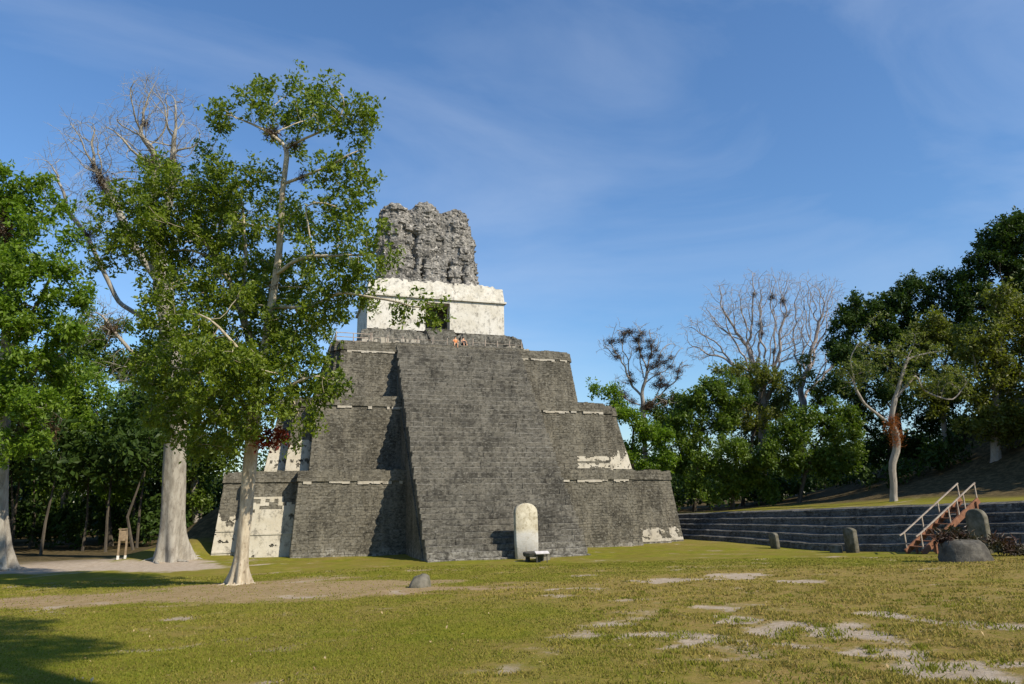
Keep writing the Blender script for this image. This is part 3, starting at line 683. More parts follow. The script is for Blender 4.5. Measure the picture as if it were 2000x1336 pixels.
# roof comb: outline traced as a profile with real thickness
YC = 28.3
prof_px = [(742, 412), (752, 402), (770, 398), (784, 404), (797, 412), (807, 405), (818, 397), (830, 396), (842, 401), (850, 409), (862, 419), (873, 413), (884, 410), (897, 411), (906, 419), (914, 432)]
pr = [aty(px, py, YC + 1.0) for px, py in prof_px]
px_ = np.array([p[0] for p in pr]); pz_ = np.array([p[2] for p in pr])
cb = 27.0
nu, nv = 120, 96
def comb_pt(u, v, side):
    xt = px_[0] + (px_[-1] - px_[0]) * u
    zt = float(np.interp(xt, px_, pz_)) + 0.18 * mnoise.noise(Vector((xt * 3.1, 1.7, 0))) + 0.10 * mnoise.noise(Vector((xt * 8.0, 4.7, 0)))
    x0b, x1b = -6.1, 5.55
    bl = v ** 1.25
    shoulder = 0.30 * math.exp(-((v - 0.68) / 0.12) ** 2)
    x = (x0b + (x1b - x0b) * u) * (1 - bl) + xt * bl + (u - .5) * 2 * shoulder * abs(u - .5) * 2
    z = cb + (zt - cb) * v
    lob = 0.9 * (math.cos((x + 0.6) / 1.75 * math.pi) * 0.5 + 0.5) * (0.12 + 0.88 * max(0, min(1, (v - .35) / .4))) * (1.0 if v < .97 else .6)
    g = 0
    for gx_, w_, z0_, z1_ in ((-2.1, .22, 29, 34.5), (1.75, .16, 28, 30.8), (3.4, .12, 27.5, 30.8), (-1.2, .2, 28.2, 31)):
        if z0_ < z < z1_: g += 0.8 * math.exp(-((x - gx_ - .12 * math.sin(z * 2.1)) / w_) ** 2) * min(1, (z - z0_) * 2, (z1_ - z) * 2)
    ledge = 0.35 if z < 30.9 else 0.0
    n = 0.40 * round(1.6 * mnoise.noise(Vector((round(x * 1.1) * .9, round(z * 1.3) * .8, 7)))) * .5 + 0.30 * mnoise.noise(Vector((x * 0.9, z * 0.9, 7))) + 0.16 * mnoise.noise(Vector((x * 2.1, z * 1.5, 5))) + 0.07 * mnoise.noise(Vector((x * 4.7, z * 3.5, 1))) + 0.04 * mnoise.noise(Vector((x * 10, z * 10, 2)))
    th = 2.2 * (1 - 0.42 * v)
    if v > 0.94: th *= 1 - (v - 0.94) / 0.06 * 0.5
    eu = min(u, 1 - u)
    if eu < 0.05: th *= 0.6 + 8 * eu
    dy = th + lob * 0.6 + n - g + ledge
    return (x + 0.16 * mnoise.noise(Vector((z * 2.3, u * 3, 9))), YC + 1.6 - dy if side == 0 else YC + 1.6 + th + n * .6, z)
V = []; q = []
for side in (0, 1):
    for j in range(nv):
        for i in range(nu): V.append(comb_pt(i / (nu - 1), j / (nv - 1), side))
NN = nu * nv
for j in range(nv - 1):
    for i in range(nu - 1):
        a = j * nu + i; q += [(a, a + 1, a + nu + 1, a + nu), (NN + a + 1, NN + a, NN + a + nu, NN + a + nu + 1)]
    a = j * nu; q.append((NN + a, a, a + nu, NN + a + nu)); a += nu - 1; q.append((a, NN + a, NN + a + nu, a + nu))
for i in range(nu - 1): a = (nv - 1) * nu + i; q.append((a, a + 1, NN + a + 1, NN + a))
put('roof_comb', mesh_np('roof_comb', V, q, rnd=np.full(len(q), .5)), M['comb'], shrine)
mb = MB()                                   # coursed stones standing proud on the comb
for j in range(1, 44):
    v = j / 44; u = rs.uniform(0, .02)
    while u < .985:
        w = rs.uniform(.22, .62)
        if rs.random() < .62:
            p = np.array(comb_pt(min(u + w / 24, .99), v, 0)); d_ = rs.uniform(-.06, .07); hh = rs.uniform(.07, .105)
            mb.box(p - (w / 2 - .01, d_, hh), p + (w / 2 - .01, .35, hh), rs.random(), rot=Matrix.Rotation(rs.uniform(-.05, .05), 3, 'Y'), org=p)
        u += w / 12
tag(mb.build('comb_stones', M['comb'], shrine), kind='stuff')
mb = MB(); facing(mb, (-6.2, YC - 1.4, 26.5), (6.2, YC - 1.4, 26.5), (-6.1, YC - 1.3, 27.7), (6.1, YC - 1.3, 27.7), .3, .5, .12)
tag(mb.build('comb_base', M['comb'], shrine), kind='stuff')

# small things on the summit platform
def rail_fence(name, label, pts, post_h, rails, mat, pr_=0.05, rr_=0.03, every=1.6, group=None):
    base = np.array(pts[0], float)
    root = thing(name, label, 'railing', base, group)
    for a, b in zip(pts[:-1], pts[1:]):
        a = np.array(a, float); b = np.array(b, float); n = max(1, int(round(np.linalg.norm(b - a) / every)))
        for i in range(n + 1):
            if i == 0 and not np.allclose(a, base): continue
            p = a + (b - a) * i / n; mb = MB(); h = post_h * rs.uniform(.92, 1.08); mb.tube([p - base, p - base + (rs.uniform(-.03, .03), 0, h)], [pr_, pr_ * .9], 7); mb.build('post', mat, root)
        for rh in rails:
            mb = MB(); mb.bar(a - base + (0, 0, rh), b - base + (0, 0, rh + rs.uniform(-.03, .03)), rr_ * 2); mb.build('rail', mat, root)
    return root
rail_fence('summit_railing', 'thin three-bar railing at the left end of the summit platform', [(-11.2, 22.5, TOPZ), (-11.2, 16.6, TOPZ), (-8.1, 16.6, TOPZ)], 1.15, (0.35, 0.7, 1.08), M['rail_paint'])
rail_fence('rope_fence', 'low white post fence along the front edge of the summit platform', [(-8.0, 16.3, TOPZ + .1), (-0.9, 16.4, TOPZ + .15)], 0.95, (0.62,), M['rail_paint'], .05, .012, 1.5)
rail_fence('rope_fence', 'low white post fence on the summit right of the seated visitors', [(1.6, 16.4, TOPZ + .15), (6.6, 16.5, TOPZ + .1)], 0.95, (0.62,), M['rail_paint'], .06, .012, 1.2)
mb = MB()
for i in range(90):
    x = rs.uniform(3.4, 7.6); s = rs.uniform(.08, .26); h = rs.uniform(.1, .75) * (1 if x > 5 else .5); yy = rs.uniform(16.7, 18.4)
    mb.box((x - s, yy, TOPZ - .02), (x + s, yy + 1.6 * s, TOPZ + h), rs.random())
tag(mb.build('rubble_heap', M['plaster_band'], None), 'pale limestone rubble at the right end of the summit platform', 'rubble', kind='stuff')
mb = MB()
for i in range(60):
    x = rs.uniform(-8.6, -3.0); s = rs.uniform(.08, .22); yy = rs.uniform(18.2, 20.0)
    mb.box((x - s, yy, TOPZ - .02), (x + s, yy + 1.6 * s, TOPZ + rs.uniform(.1, .7) + .9 * (yy > 19.2)), rs.random())
tag(mb.build('rubble_heap', M['plaster_band'], None), 'pale limestone rubble against the left plinth of the summit', 'rubble', kind='stuff')
# ---------------------------------------------------------------- people on the summit
def person(label, loc, rotz, top_mat, leg_mat, seated=True, lean=0.1):
    root = thing('person', label, 'person', loc); root.rotation_euler.z = rotz
    # facing -Y, seated on the top step, feet on the step below
    J = {'pelvis': (0, 0, .10, .15), 'waist': (0, .02 + lean * .2, .30, .125), 'chest': (0, .02 + lean, .48, .155), 'neck': (0, lean, .62, .06), 'head0': (0, lean - .02, .70, .085), 'head1': (0, lean - .02, .82, .09)}
    for s, n in ((-1, 'l'), (1, 'r')):
        J['hip' + n] = (s * .10, -.02, .09, .085); J['knee' + n] = (s * .16, -.42, .14, .062); J['ankle' + n] = (s * .14, -.46, -.30, .042); J['toe' + n] = (s * .15, -.62, -.36, .035)
        J['sh' + n] = (s * .19, lean, .55, .062); J['elb' + n] = (s * .26, -.14, .34, .045); J['wri' + n] = (s * .16, -.34, .24, .034); J['hand' + n] = (s * .12, -.42, .22, .036)
    E_ = [('pelvis', 'waist'), ('waist', 'chest'), ('chest', 'neck'), ('neck', 'head0'), ('head0', 'head1')]
    for n in 'lr': E_ += [('pelvis', 'hip' + n), ('hip' + n, 'knee' + n), ('knee' + n, 'ankle' + n), ('ankle' + n, 'toe' + n), ('chest', 'sh' + n), ('sh' + n, 'elb' + n), ('elb' + n, 'wri' + n), ('wri' + n, 'hand' + n)]
    def skin(name, keys, edges, grow, mat):
        ks = list(keys); me = bpy.data.meshes.new(name); me.from_pydata([J[k][:3] for k in ks], [(ks.index(a), ks.index(b)) for a, b in edges], [])
        o = put(name, me, mat, root); sk = o.modifiers.new('skin', 'SKIN'); sk.use_smooth_shade = True
        for i, k in enumerate(ks): v = me.skin_vertices[0].data[i]; v.radius = (J[k][3] * grow, J[k][3] * grow * .85); v.use_root = (i == 0)
        ss = o.modifiers.new('sub', 'SUBSURF'); ss.levels = 1; ss.render_levels = 1
        return o
    skin('body', J, E_, 1.0, M['skin'])
    kt = ['pelvis', 'waist', 'chest', 'shl', 'shr']; skin('shirt', kt, [('pelvis', 'waist'), ('waist', 'chest'), ('chest', 'shl'), ('chest', 'shr')], 1.13, top_mat)
    kl = ['pelvis', 'hipl', 'hipr', 'kneel', 'kneer']; skin('shorts', kl, [('pelvis', 'hipl'), ('pelvis', 'hipr'), ('hipl', 'kneel'), ('hipr', 'kneer')], 1.16, leg_mat)
    mb = MB(); hx = np.array([0, lean, .80])
    th_ = np.linspace(0, np.pi * .62, 6); P = [hx + (0, .01, .105 * math.cos(a)) for a in th_]; mb.tube(P, [max(.01, .108 * math.sin(a)) for a in th_], 10); mb.build('hair', M['hair'], root, True)
    return root
pz = SZ + 0.02
person('seated person in an orange top at the head of the stairway', (-0.25, 15.75, pz), R(-6), M['orange_cloth'], M['tan_cloth'])
person('seated person in dark clothes beside the one in orange on the stairway', (0.55, 15.85, pz), R(12), M['dark_cloth'], M['dark_cloth'], lean=.02)

# ---------------------------------------------------------------- stones on the plaza
def rough_rock(name, label, cat, loc, prof, mat, rotz=0.0, disp=0.06, seed=0, nth=36, sq=1.0, group=None, cap_white=False):
    """lathe-like boulder / drum: prof = [(z, rx, ry, dx)]"""
    V = []; nz_ = len(prof)
    for (z, rx, ry, dx) in prof:
        for k in range(nth):
            a = 2 * math.pi * k / nth; c_, s_ = math.cos(a), math.sin(a)
            cx_ = math.copysign(abs(c_) ** sq, c_); sx_ = math.copysign(abs(s_) ** sq, s_)
            n = disp * (1.3 * mnoise.noise(Vector((c_ * rx * 1.9 + seed, s_ * ry * 1.9, z * 1.8))) + .6 * mnoise.noise(Vector((c_ * rx * 5 + seed, s_ * ry * 5, z * 5))))
            V.append((dx + (rx + n) * cx_, (ry + n) * sx_, z + n * .4))
    q = []
    for j in range(nz_ - 1):
        for k in range(nth): q.append((j * nth + k, j * nth + (k + 1) % nth, (j + 1) * nth + (k + 1) % nth, (j + 1) * nth + k))
    V.append((prof[-1][3], 0, prof[-1][0] + .01)); tr = [((nz_ - 1) * nth + k, (nz_ - 1) * nth + (k + 1) % nth, len(V) - 1) for k in range(nth)]
    me = mesh_np(name, V, q, tr, np.full(len(q) + len(tr), .5), True); o = put(name, me, mat, None, loc); o.rotation_euler.z = rotz
    return tag(o, label, cat, group)
def stela(name, label, loc, w, h, th, mat, rotz, lean=0.0, roundtop=0.5, seed=0):
    """upright slab with a rounded head, worn edges"""
    n = 26; out = []
    hw = w / 2; hr = hw * roundtop * 2
    pts = [(-hw * .93, -.5), (hw * .93, -.5), (hw, h * .35), (hw, h - hr)]
    for k in range(1, n): a = math.pi * k / n; pts.append((hw * math.cos(a), h - hr + hr * math.sin(a) ** .85))
    pts += [(-hw, h - hr), (-hw, h * .35)]
    rows = []
    pts = [(x + .02 * mnoise.noise(Vector((x * 3 + seed, z * 3, 0))) , z + .03 * mnoise.noise(Vector((x * 2, z * 2, seed + 5)))) for x, z in pts]
    c = (0, h * .5); V = []
    layers = [(-th / 2, .90), (-th / 2 + .04, .97), (-th * .2, 1.0), (th * .2, 1.0), (th / 2 - .04, .97), (th / 2, .90)]
    for (y, s) in layers:
        for x, z in pts: V.append((x * (1 - (1 - s) * .8), y, z if z < 0 else c[1] + (z - c[1]) * (1 - (1 - s) * .45)))
    N_ = len(pts); q = []
    for j in range(len(layers) - 1):
        for k in range(N_): q.append((j * N_ + (k + 1) % N_, j * N_ + k, (j + 1) * N_ + k, (j + 1) * N_ + (k + 1) % N_))
    V += [(0, -th / 2 - .015, h * .5), (0, th / 2, h * .5)]
    tr = [(k, (k + 1) % N_, len(V) - 2) for k in range(N_)] + [((len(layers) - 1) * N_ + (k + 1) % N_, (len(layers) - 1) * N_ + k, len(V) - 1) for k in range(N_)]
    o = put(name, mesh_np(name, V, q, tr, np.full(len(q) + len(tr), .5), True), mat, None, loc); o.rotation_euler = (lean, 0, rotz)
    return tag(o, label, 'stela')
def on_ground(px, py): return Vector(ground_hit(px, py))
p = on_ground(1029, 1091); S = p
stela('stela', 'tall pale round-topped stela standing before the pyramid stairway', (p.x, p.y, p.z), 1.72, 3.72, 0.42, M['stela'], R(6), R(-1.5), 0.42, 1)
# altar: low round slab on three stone feet, in front of the stela
q_ = on_ground(1046, 1097)
al = thing('altar', 'low dark altar slab on stone feet at the foot of the tall stela', 'altar', (q_.x, q_.y, q_.z))
def drum(r0, r1, z0, z1, n=20, off=(0, 0)):
    mb = MB(); P = [(off[0], off[1], z0), (off[0], off[1], z0 + .04), (off[0], off[1], z1 - .05), (off[0], off[1], z1)]; mb.tube(P, [r0 * .95, r0, r1, r1 * .94], n); return mb
drum(.80, .84, .34, .62, 24).build('slab', M['dark_rock'], al)
for a in (20, 150, 270): drum(.16, .15, -.1, .36, 8, (.52 * math.cos(R(a)), .52 * math.sin(R(a)))).build('foot', M['dark_rock'], al)
mb = MB(); rot = Matrix.Rotation(R(25), 3, 'X')
mb.box((-.46, -1.06, .50), (.46, -.72, .54), rot=rot, org=np.array([0, -.9, .5])); pb_ = mb.build('notice_board', M['plaque'], None, origin=None)
pb_.location = (q_.x + .05, q_.y - .25, q_.z + .12); tag(pb_, 'small pale tilted plaque in front of the altar', 'plaque')
mb = MB()
for sx_ in (-.35, .35): mb.bar((sx_, -.86, -.25), (sx_, -.86, .47), .05)
mb.build('leg', M['dark_rock'], pb_)
rough_rock('boulder', 'rounded brown boulder on the grass right of the altar', 'rock', tuple(on_ground(1062, 1093)), [(-.15, .50, .40, 0), (.2, .48, .40, 0), (.48, .36, .30, 0), (.58, .15, .12, 0)], M['mossy_rock'], .3, .12, 4)
rough_rock('boulder', 'weathered boulder half in shade alone on the lawn before the stairs', 'rock', tuple(on_ground(822, 1147)), [(-.15, .40, .33, 0), (.10, .42, .35, 0), (.28, .40, .33, .03), (.40, .34, .27, .05), (.46, .22, .16, .06), (.48, .08, .06, .06)], M['mossy_rock'], .9, .09, 7, 40, .75)
# stelae and altars along the terrace
def on_plaza(px, py, X):
    p = atx(px, py, X); return Vector((p[0], p[1], float(plaza_z(p[0], p[1]))))
def tstela(px, py, w, h, th, label, mat, rz=90, lean=0.05, rt=.3, seed=1):
    p = on_plaza(px, py, 21.0); return stela('stela', label, tuple(p), w, h, th, M[mat], R(rz), lean, rt, seed)
tstela(1514, 1064, .95, 1.20, .30, 'narrow dark leaning stela left of the small drum altar by the terrace', 'mossy_rock', 84, R(-5), .25, 2)
tstela(1664, 1065, 1.05, 1.62, .34, 'broad grey stela with pale lit edge right of the small drum altar', 'mossy_rock', 84, R(-3), .2, 3)
tstela(1917, 1066, 1.15, 2.35, .36, 'round-topped mossy stela behind the metal stair and red plants', 'mossy_rock', 92, R(-2), .48, 4)
mb = drum(.42, .40, -.1, .48, 22); p = on_plaza(1632, 1066, 20.7); o = mb.build('altar', M['mossy_rock'], None); o.location = p; tag(o, 'small pale drum altar between two stelae by the terrace', 'altar')
# big round altar with plum coloured plants
p = on_ground(1886, 1096)
rough_rock('altar', 'large dark round altar boulder on the lawn at the right', 'altar', tuple(p), [(-.2, 1.20, 1.0, 0), (.12, 1.19, 1.0, 0), (.45, 1.10, .92, -.02), (.78, .98, .80, -.05), (.92, .80, .62, -.06), (.96, .4, .3, -.06)], M['dark_rock'], .1, .08, 9, 48)
ALT = np.array(p)

# ---------------------------------------------------------------- stepped terrace on the right
terr = thing('stepped_terrace', 'long stepped stone terrace in shade along the right of the plaza', 'terrace', (TX, 0, 0))
NC = 5
for i in range(NC):
    mb = MB(); tb = MB(); y = 44.0
    while y > -46:
        L_ = rs.uniform(.5, 1.3); y2 = y - L_
        f = lambda yy, k: plaza_z(TX - 2, yy) * (1 - k) + (terr_top(yy) + .03) * k
        k0, k1 = i / NC, (i + 1) / NC
        x0 = i * 0.56 + rs.uniform(-.025, .03); dz = rs.uniform(-.018, .012)
        g_ = .006
        za, zb = float(f(y2, k1)) + dz, float(f(y, k1)) + dz; zc, zd = float(f(y2, k0)) - .3, float(f(y, k0)) - .3
        V = [(x0, y2 + g_, zc), (x0, y - g_, zd), (3.2, y - g_, zd), (3.2, y2 + g_, zc), (x0 + .02, y2 + g_, za - .13), (x0 + .02, y - g_, zb - .13), (x0 + .60, y - g_, zb), (x0 + .60, y2 + g_, za), (3.2, y - g_, zb), (3.2, y2 + g_, za)]
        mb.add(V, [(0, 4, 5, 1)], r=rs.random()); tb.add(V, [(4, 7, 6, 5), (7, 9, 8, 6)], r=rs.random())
        mb.add([V[1], V[5], V[6], V[8], V[2]], [(0, 1, 2, 4)], [(2, 3, 4)], r=.4); mb.add([V[0], V[4], V[7], V[9], V[3]], [(4, 2, 1, 0)], [(4, 3, 2)], r=.4)
        y = y2
    # small stones in the riser
    y = 30.0
    while y > -30:
        L_ = rs.uniform(.3, .6); f0 = float(f(y, k0)); f1 = float(f(y, k1)); hh = (f1 - f0) / 2
        for r_ in range(2):
            if rs.random() < .8:
                frustum_block(mb, (i * .56 + .0, y, f0 + r_ * hh + .02), (i * .56 + .0, y - L_ + .02, f0 + r_ * hh + .02), (i * .56 + .03, y - L_ + .02, f0 + (r_ + 1) * hh - .03 - .13 * r_), (i * .56 + .03, y, f0 + (r_ + 1) * hh - .03 - .13 * r_), np.array([-1., 0, 0]), rs.uniform(.01, .035), .1, rs.random())
        y -= L_
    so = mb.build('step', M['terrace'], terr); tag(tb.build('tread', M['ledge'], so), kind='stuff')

# metal and timber stair up the terrace
top = atx(1903, 978, TX + 1.6); bot = aty(1803, 1066, top[1] - .2)
bz_ = float(plaza_z(bot[0], bot[1])); bot = np.array([bot[0], bot[1], bz_ + .12])
st = thing('access_stair', 'wooden access stair with grey handrails climbing the terrace', 'stairs', tuple(bot))
dv = top - bot; dv[1] = 0; hd = np.array([dv[0], 0, 0]); L_ = np.linalg.norm(dv)
WST = 1.15
for s in (0, 1):
    yy = s * WST
    mb = MB(); mb.bar((-.1, yy, -.08), (dv[0] + .1, yy, dv[2] + .05), .10, .34); mb.build('stringer', M['wood_brown'], st)
    mb = MB(); mb.bar((-.15, yy, .98), (dv[0], yy, dv[2] + 1.05), .065); mb.bar((-.42, yy, .86), (-.14, yy, .99), .06); mb.build('handrail', M['rail_paint'], st)
    for k in ((0, .32, .62, 1.0) if s else (0, .5, .66, .78, 1.0)):
        mb = MB(); b_ = np.array([dv[0] * k, yy, dv[2] * k]); mb.bar(b_ + (.0, 0, -.05), b_ + (-.06, 0, 1.02), .06); mb.build('baluster', M['rail_paint'], st)
nt = 9
for i in range(nt):
    k = (i + .6) / nt; mb = MB(); c_ = np.array([dv[0] * k, WST / 2, dv[2] * k + .06]); mb.box(c_ - (.15, WST / 2 - .06, .025), c_ + (.15, WST / 2 - .06, .025)); mb.build('tread', M['wood_brown'], st)
for k in (.18, .48, .95):
    for s in (0, 1):
        x_ = dv[0] * k; mb = MB(); zg = min(float(plaza_z(bot[0] + x_, bot[1])), 99) - bot[2]; mb.bar((x_, s * WST + (.11 if s else -.11), zg - .1), (x_, s * WST + (.11 if s else -.11), dv[2] * k + .1), .11); mb.build('support_post', M['wood_brown'], st)

# wooden frame by the wood on the left
p = on_ground(237, 1092)
sg = thing('sign_frame', 'narrow wooden sign frame on two posts at the edge of the dark wood', 'sign', tuple(p))
for s in (-.24, .24):
    mb = MB(); mb.bar((s, 0, .25), (s, 0, 2.1), .13, .13); mb.build('post', M['wood_pale'], sg)
    mb = MB(); mb.bar((s, 0, -.3), (s, 0, .252), .15, .15); mb.build('post_foot', M['white_post'], sg)
mb = MB(); mb.box((-.174, -.04, 1.30), (.174, .04, 2.02)); mb.build('board', M['wood_pale'], sg)
mb = MB(); mb.box((-.36, -.11, 2.10), (.36, .11, 2.17)); mb.build('cap_board', M['wood_pale'], sg)

# ---------------------------------------------------------------- trees
def colonize(pos, par, A, D, kill, seed, maxit=140, up=0.08, wob=0.18, infl=1e9):
    r = np.random.default_rng(seed)
    pos = [np.asarray(p, float) for p in pos]; par = list(par)
    A = np.asarray(A, float); alive = np.ones(len(A), bool)
    Pn = np.array(pos)
    d2 = ((A[:, None, :] - Pn[None]) ** 2).sum(2); near = d2.argmin(1); nd = d2.min(1)
    grown = {}
    for it in range(maxit):
        idx = np.where(alive & (nd < infl))[0]
        if len(idx) == 0: break
        dirs = A[idx] - np.array(pos)[near[idx]]; dirs /= np.linalg.norm(dirs, axis=1)[:, None] + 1e-9
        u, inv = np.unique(near[idx], return_inverse=True)
        S_ = np.zeros((len(u), 3)); np.add.at(S_, inv, dirs)
        S_ /= np.linalg.norm(S_, axis=1)[:, None] + 1e-9
        new = []
        for k, nidx in enumerate(u):
            g_ = grown.get(nidx, 0)
            if g_ >= 4: continue
            grown[nidx] = g_ + 1
            d = S_[k] + r.normal(0, wob, 3) + (0, 0, up); d /= np.linalg.norm(d) + 1e-9
            new.append(pos[nidx] + d * D); par.append(int(nidx))
        if not new:
            break
        base = len(pos); pos.extend(new); NW = np.array(new)
        dn = ((A[:, None, :] - NW[None]) ** 2).sum(2); jn = dn.argmin(1); md = dn[np.arange(len(A)), jn]
        b_ = md < nd; nd[b_] = md[b_]; near[b_] = base + jn[b_]
        alive &= nd > kill * kill
    return np.array(pos), np.array(par)
def radii(par, R0, tip):
    n = len(par); ch = [[] for _ in range(n)]
    for i in range(1, n): ch[par[i]].append(i)
    tips = sum(1 for c in ch if not c)
    e = math.log(max(tips, 2)) / math.log(max(R0 / tip, 1.5)); e = min(max(e, 1.3), 4.0)
    acc = np.zeros(n)
    for i in range(n - 1, -1, -1):
        acc[i] = 1.0 if not ch[i] else acc[i]
        if i > 0: acc[par[i]] += acc[i]
    # parents precede children, so a reverse sweep is a full sum
    return tip * acc ** (1 / e), ch
def wood(mb, pos, par, rad, ch, sides_big=9, lobe=None, minr=0.0):
    stack = [(0, None)]
    first = True
    while stack:
        i, p = stack.pop()
        c = [p] if p is not None else []; cur = i
        while True:
            c.append(cur)
            k = ch[cur]
            if not k: break
            k = sorted(k, key=lambda q: -rad[q])
            for o in k[1:]: stack.append((o, cur))
            cur = k[0]
        P = pos[c]; rr = rad[c].copy()
        if p is not None: rr[0] = rr[1]
        if len(P) < 2 or rr.max() < minr: first = False; continue
        # smooth the path a little
        if len(P) > 4:
            Q_ = P.copy(); Q_[1:-1] = P[1:-1] * .5 + (P[:-2] + P[2:]) * .25; P = Q_
        s = (40 if first and lobe else sides_big) if rr[0] > .15 else (6 if rr[0] > .05 else (4 if rr[0] > .02 else 3))
        mb.tube(P, rr, s, False, lobe if first else None)
        first = False
def leaf_arrays(C, size, r, up=0.7, aspect=0.5, droop=0.0):
    n = len(C); d = r.normal(0, 1, (n, 3)); d[:, 2] -= droop; d /= np.linalg.norm(d, axis=1)[:, None]
    nn = r.normal(0, 1, (n, 3)); nn[:, 2] += up * 1.5; w = np.cross(d, nn); w /= np.linalg.norm(w, axis=1)[:, None] + 1e-9
    up_ = np.cross(w, d)
    L_ = size * (0.45 + 1.0 * r.random(n) ** 1.4)[:, None]
    V = np.zeros((n, 4, 3))
    V[:, 0] = C; V[:, 1] = C + d * L_ * .5 + w * L_ * aspect * .5 + up_ * L_ * .06; V[:, 2] = C + d * L_; V[:, 3] = C + d * L_ * .5 - w * L_ * aspect * .5 + up_ * L_ * .06
    return V
def leaves_mesh(name, V, rnd):
    n = len(V); return mesh_np(name, V.reshape(-1, 3), np.arange(n * 4).reshape(-1, 4), None, rnd)
def blob_points(blobs, dep, per, r, dens=None):
    """blobs in the picture: (px, py, radius px, depth offset m, weight)"""
    out = []
    for b in blobs:
        px, py, rp = b[:3]; dz = b[3] if len(b) > 3 else 0.0; w = b[4] if len(b) > 4 else 1.0
        c = at(px, py, dep + dz); R_ = rp * (dep + dz) / F_PX
        n = max(2, int(per * w * R_ ** 2)) ; u = r.normal(0, 1, (n, 3)); u /= np.linalg.norm(u, axis=1)[:, None]
        out.append(c + u * R_ * (r.random(n) ** .45)[:, None] * np.array([1, 1.0, .92]))
    return np.vstack(out)
def resample(P, D):
    P = np.asarray(P, float); out = [P[0]]
    for a, b in zip(P[:-1], P[1:]):
        n = max(1, int(np.linalg.norm(b - a) / D))
        out += [a + (b - a) * (i + 1) / n for i in range(n)]
    return out
def tree(name, label, trunk, limbs, blobs, dep, bark, leafmat, R0, tip=.02, per=7.0, D=.55, kill=.9, nleaf=40000, lsize=.22, seed=1,
         flare=None, spread=.38, leaf_r=.05, up=.7, aspect=.5, cat='tree', group=None, wob=.18, minr=0.0, bare=False, extra=None, upb=.08, droop=0.0, fine=False, roots=None, stem=0.0, bunch=9):
    """trunk / limbs are polylines of world points; blobs say where the crown is"""
    r = np.random.default_rng(seed)
    base = np.asarray(trunk[0], float)
    pos = resample(trunk[:2], .15)[:-1] + resample([trunk[1], trunk[1] + (np.asarray(trunk[2]) - trunk[1]) * min(1, 3.0 / np.linalg.norm(np.asarray(trunk[2]) - trunk[1]))], .2)[:-1] + resample([trunk[1] + (np.asarray(trunk[2]) - trunk[1]) * min(1, 3.0 / np.linalg.norm(np.asarray(trunk[2]) - trunk[1]))] + list(trunk[2:]), D) if flare and fine else resample(trunk, D)
    par = [0] + list(range(len(pos) - 1)); par[0] = -1
    nt_ = len(pos)
    limb_ids = []
    for lb in limbs:
        lp = resample(lb, D); P = np.array(pos); k = int(((P - lp[0]) ** 2).sum(1).argmin()); ids = []
        for q in lp[1:]: pos.append(q + r.normal(0, .04, 3)); par.append(k); k = len(pos) - 1; ids.append(k)
        limb_ids.append(ids)
    for i in range(2, nt_): pos[i] = pos[i] + r.normal(0, .012 if fine else .03, 3)
    A = blob_points(blobs, dep, per, r)
    # limb nodes only: grow from above the lowest third of the trunk
    pos, par = colonize(pos, par, A, D, kill, seed, up=upb, wob=wob)
    rad, ch = radii(par, R0, tip)
    # taper along the trunk below the first branch
    if stem:                               # keep the main stem and limbs stout right up into the crown
        zz = np.linspace(0, 1, nt_); rad[:nt_] = np.maximum(rad[:nt_], R0 * (1 - zz) + stem * zz)
        for k in limb_ids:
            tt = np.linspace(0, 1, len(k)); r1 = min(stem * 1.25, rad[par[k[0]]] * .6); rad[k] = np.maximum(rad[k], r1 * (1 - tt) + stem * .28 * tt)
    root = thing(name, label, cat, tuple(base), group)
    mb = MB()
    lobe = None
    if flare:
        fh, fa, nl, ph = flare
        def lobe(P, th):
            h = np.clip((P[:, 2] - base[2]), 0, None)
            k = np.exp(-h / fh)[:, None]
            lob = (np.abs(np.cos(nl * .5 * th + ph)) ** 2.2)[None, :] + .25 * np.cos(3 * th + 1)[None, :]
            return 1 + fa * k * (0.10 + 1.2 * lob) + .05 * np.cos(2 * th + P[:, 2:3] * .9) + .028 * np.cos(7 * th + .8 * np.sin(P[:, 2:3] * .7)) + .018 * np.cos(13 * th + P[:, 2:3])
    wood(mb, pos, par, rad, ch, 8, lobe, minr)
    mb.build('trunk', M[bark], root, True, None).location = -Vector(base)
    if not bare:
        thin = np.where(rad < leaf_r)[0]
        wgt = np.array([2.2 if not ch[i] else .8 for i in thin]); wgt /= wgt.sum()
        pick = r.choice(thin, nleaf, p=wgt)
        # leaves sit in sprays: shared spray centre + small scatter
        ns = max(1, nleaf // bunch); sp = pos[r.choice(thin, ns, p=wgt)] + r.normal(0, spread, (ns, 3))
        si = r.integers(0, ns, nleaf); C = sp[si] + r.normal(0, spread * .38, (nleaf, 3))
        rn = np.clip(r.normal(.45, .22, nleaf) + (r.random(ns)[si] - .5) * .4, 0, 1)
        me = leaves_mesh('foliage', leaf_arrays(C - base, lsize, r, up, aspect, droop), rn)
        put('crown', me, M[leafmat], root)
    if roots:
        n_, L0, r0 = roots
        for k in range(n_):
            a = 2 * math.pi * (k + r.uniform(-.3, .3)) / n_; L1 = L0 * r.uniform(.6, 1.3); mb = MB(); P = []
            for u in np.linspace(0, 1, 9):
                d_ = R0 * .7 + L1 * u; aa = a + .35 * math.sin(u * 4 + k); x_, y_ = base[0] + d_ * math.cos(aa), base[1] + d_ * math.sin(aa)
                P.append((x_ - base[0], y_ - base[1], float(gz(x_, y_)) - base[2] + r0 * (.9 * (1 - u) ** 2 - .35 * u) + .35 * r0 * (1 - u)))
            mb.tube(P, r0 * (1 - .8 * np.linspace(0, 1, 9)) , 7, False); mb.build('root', M[bark], root, True)
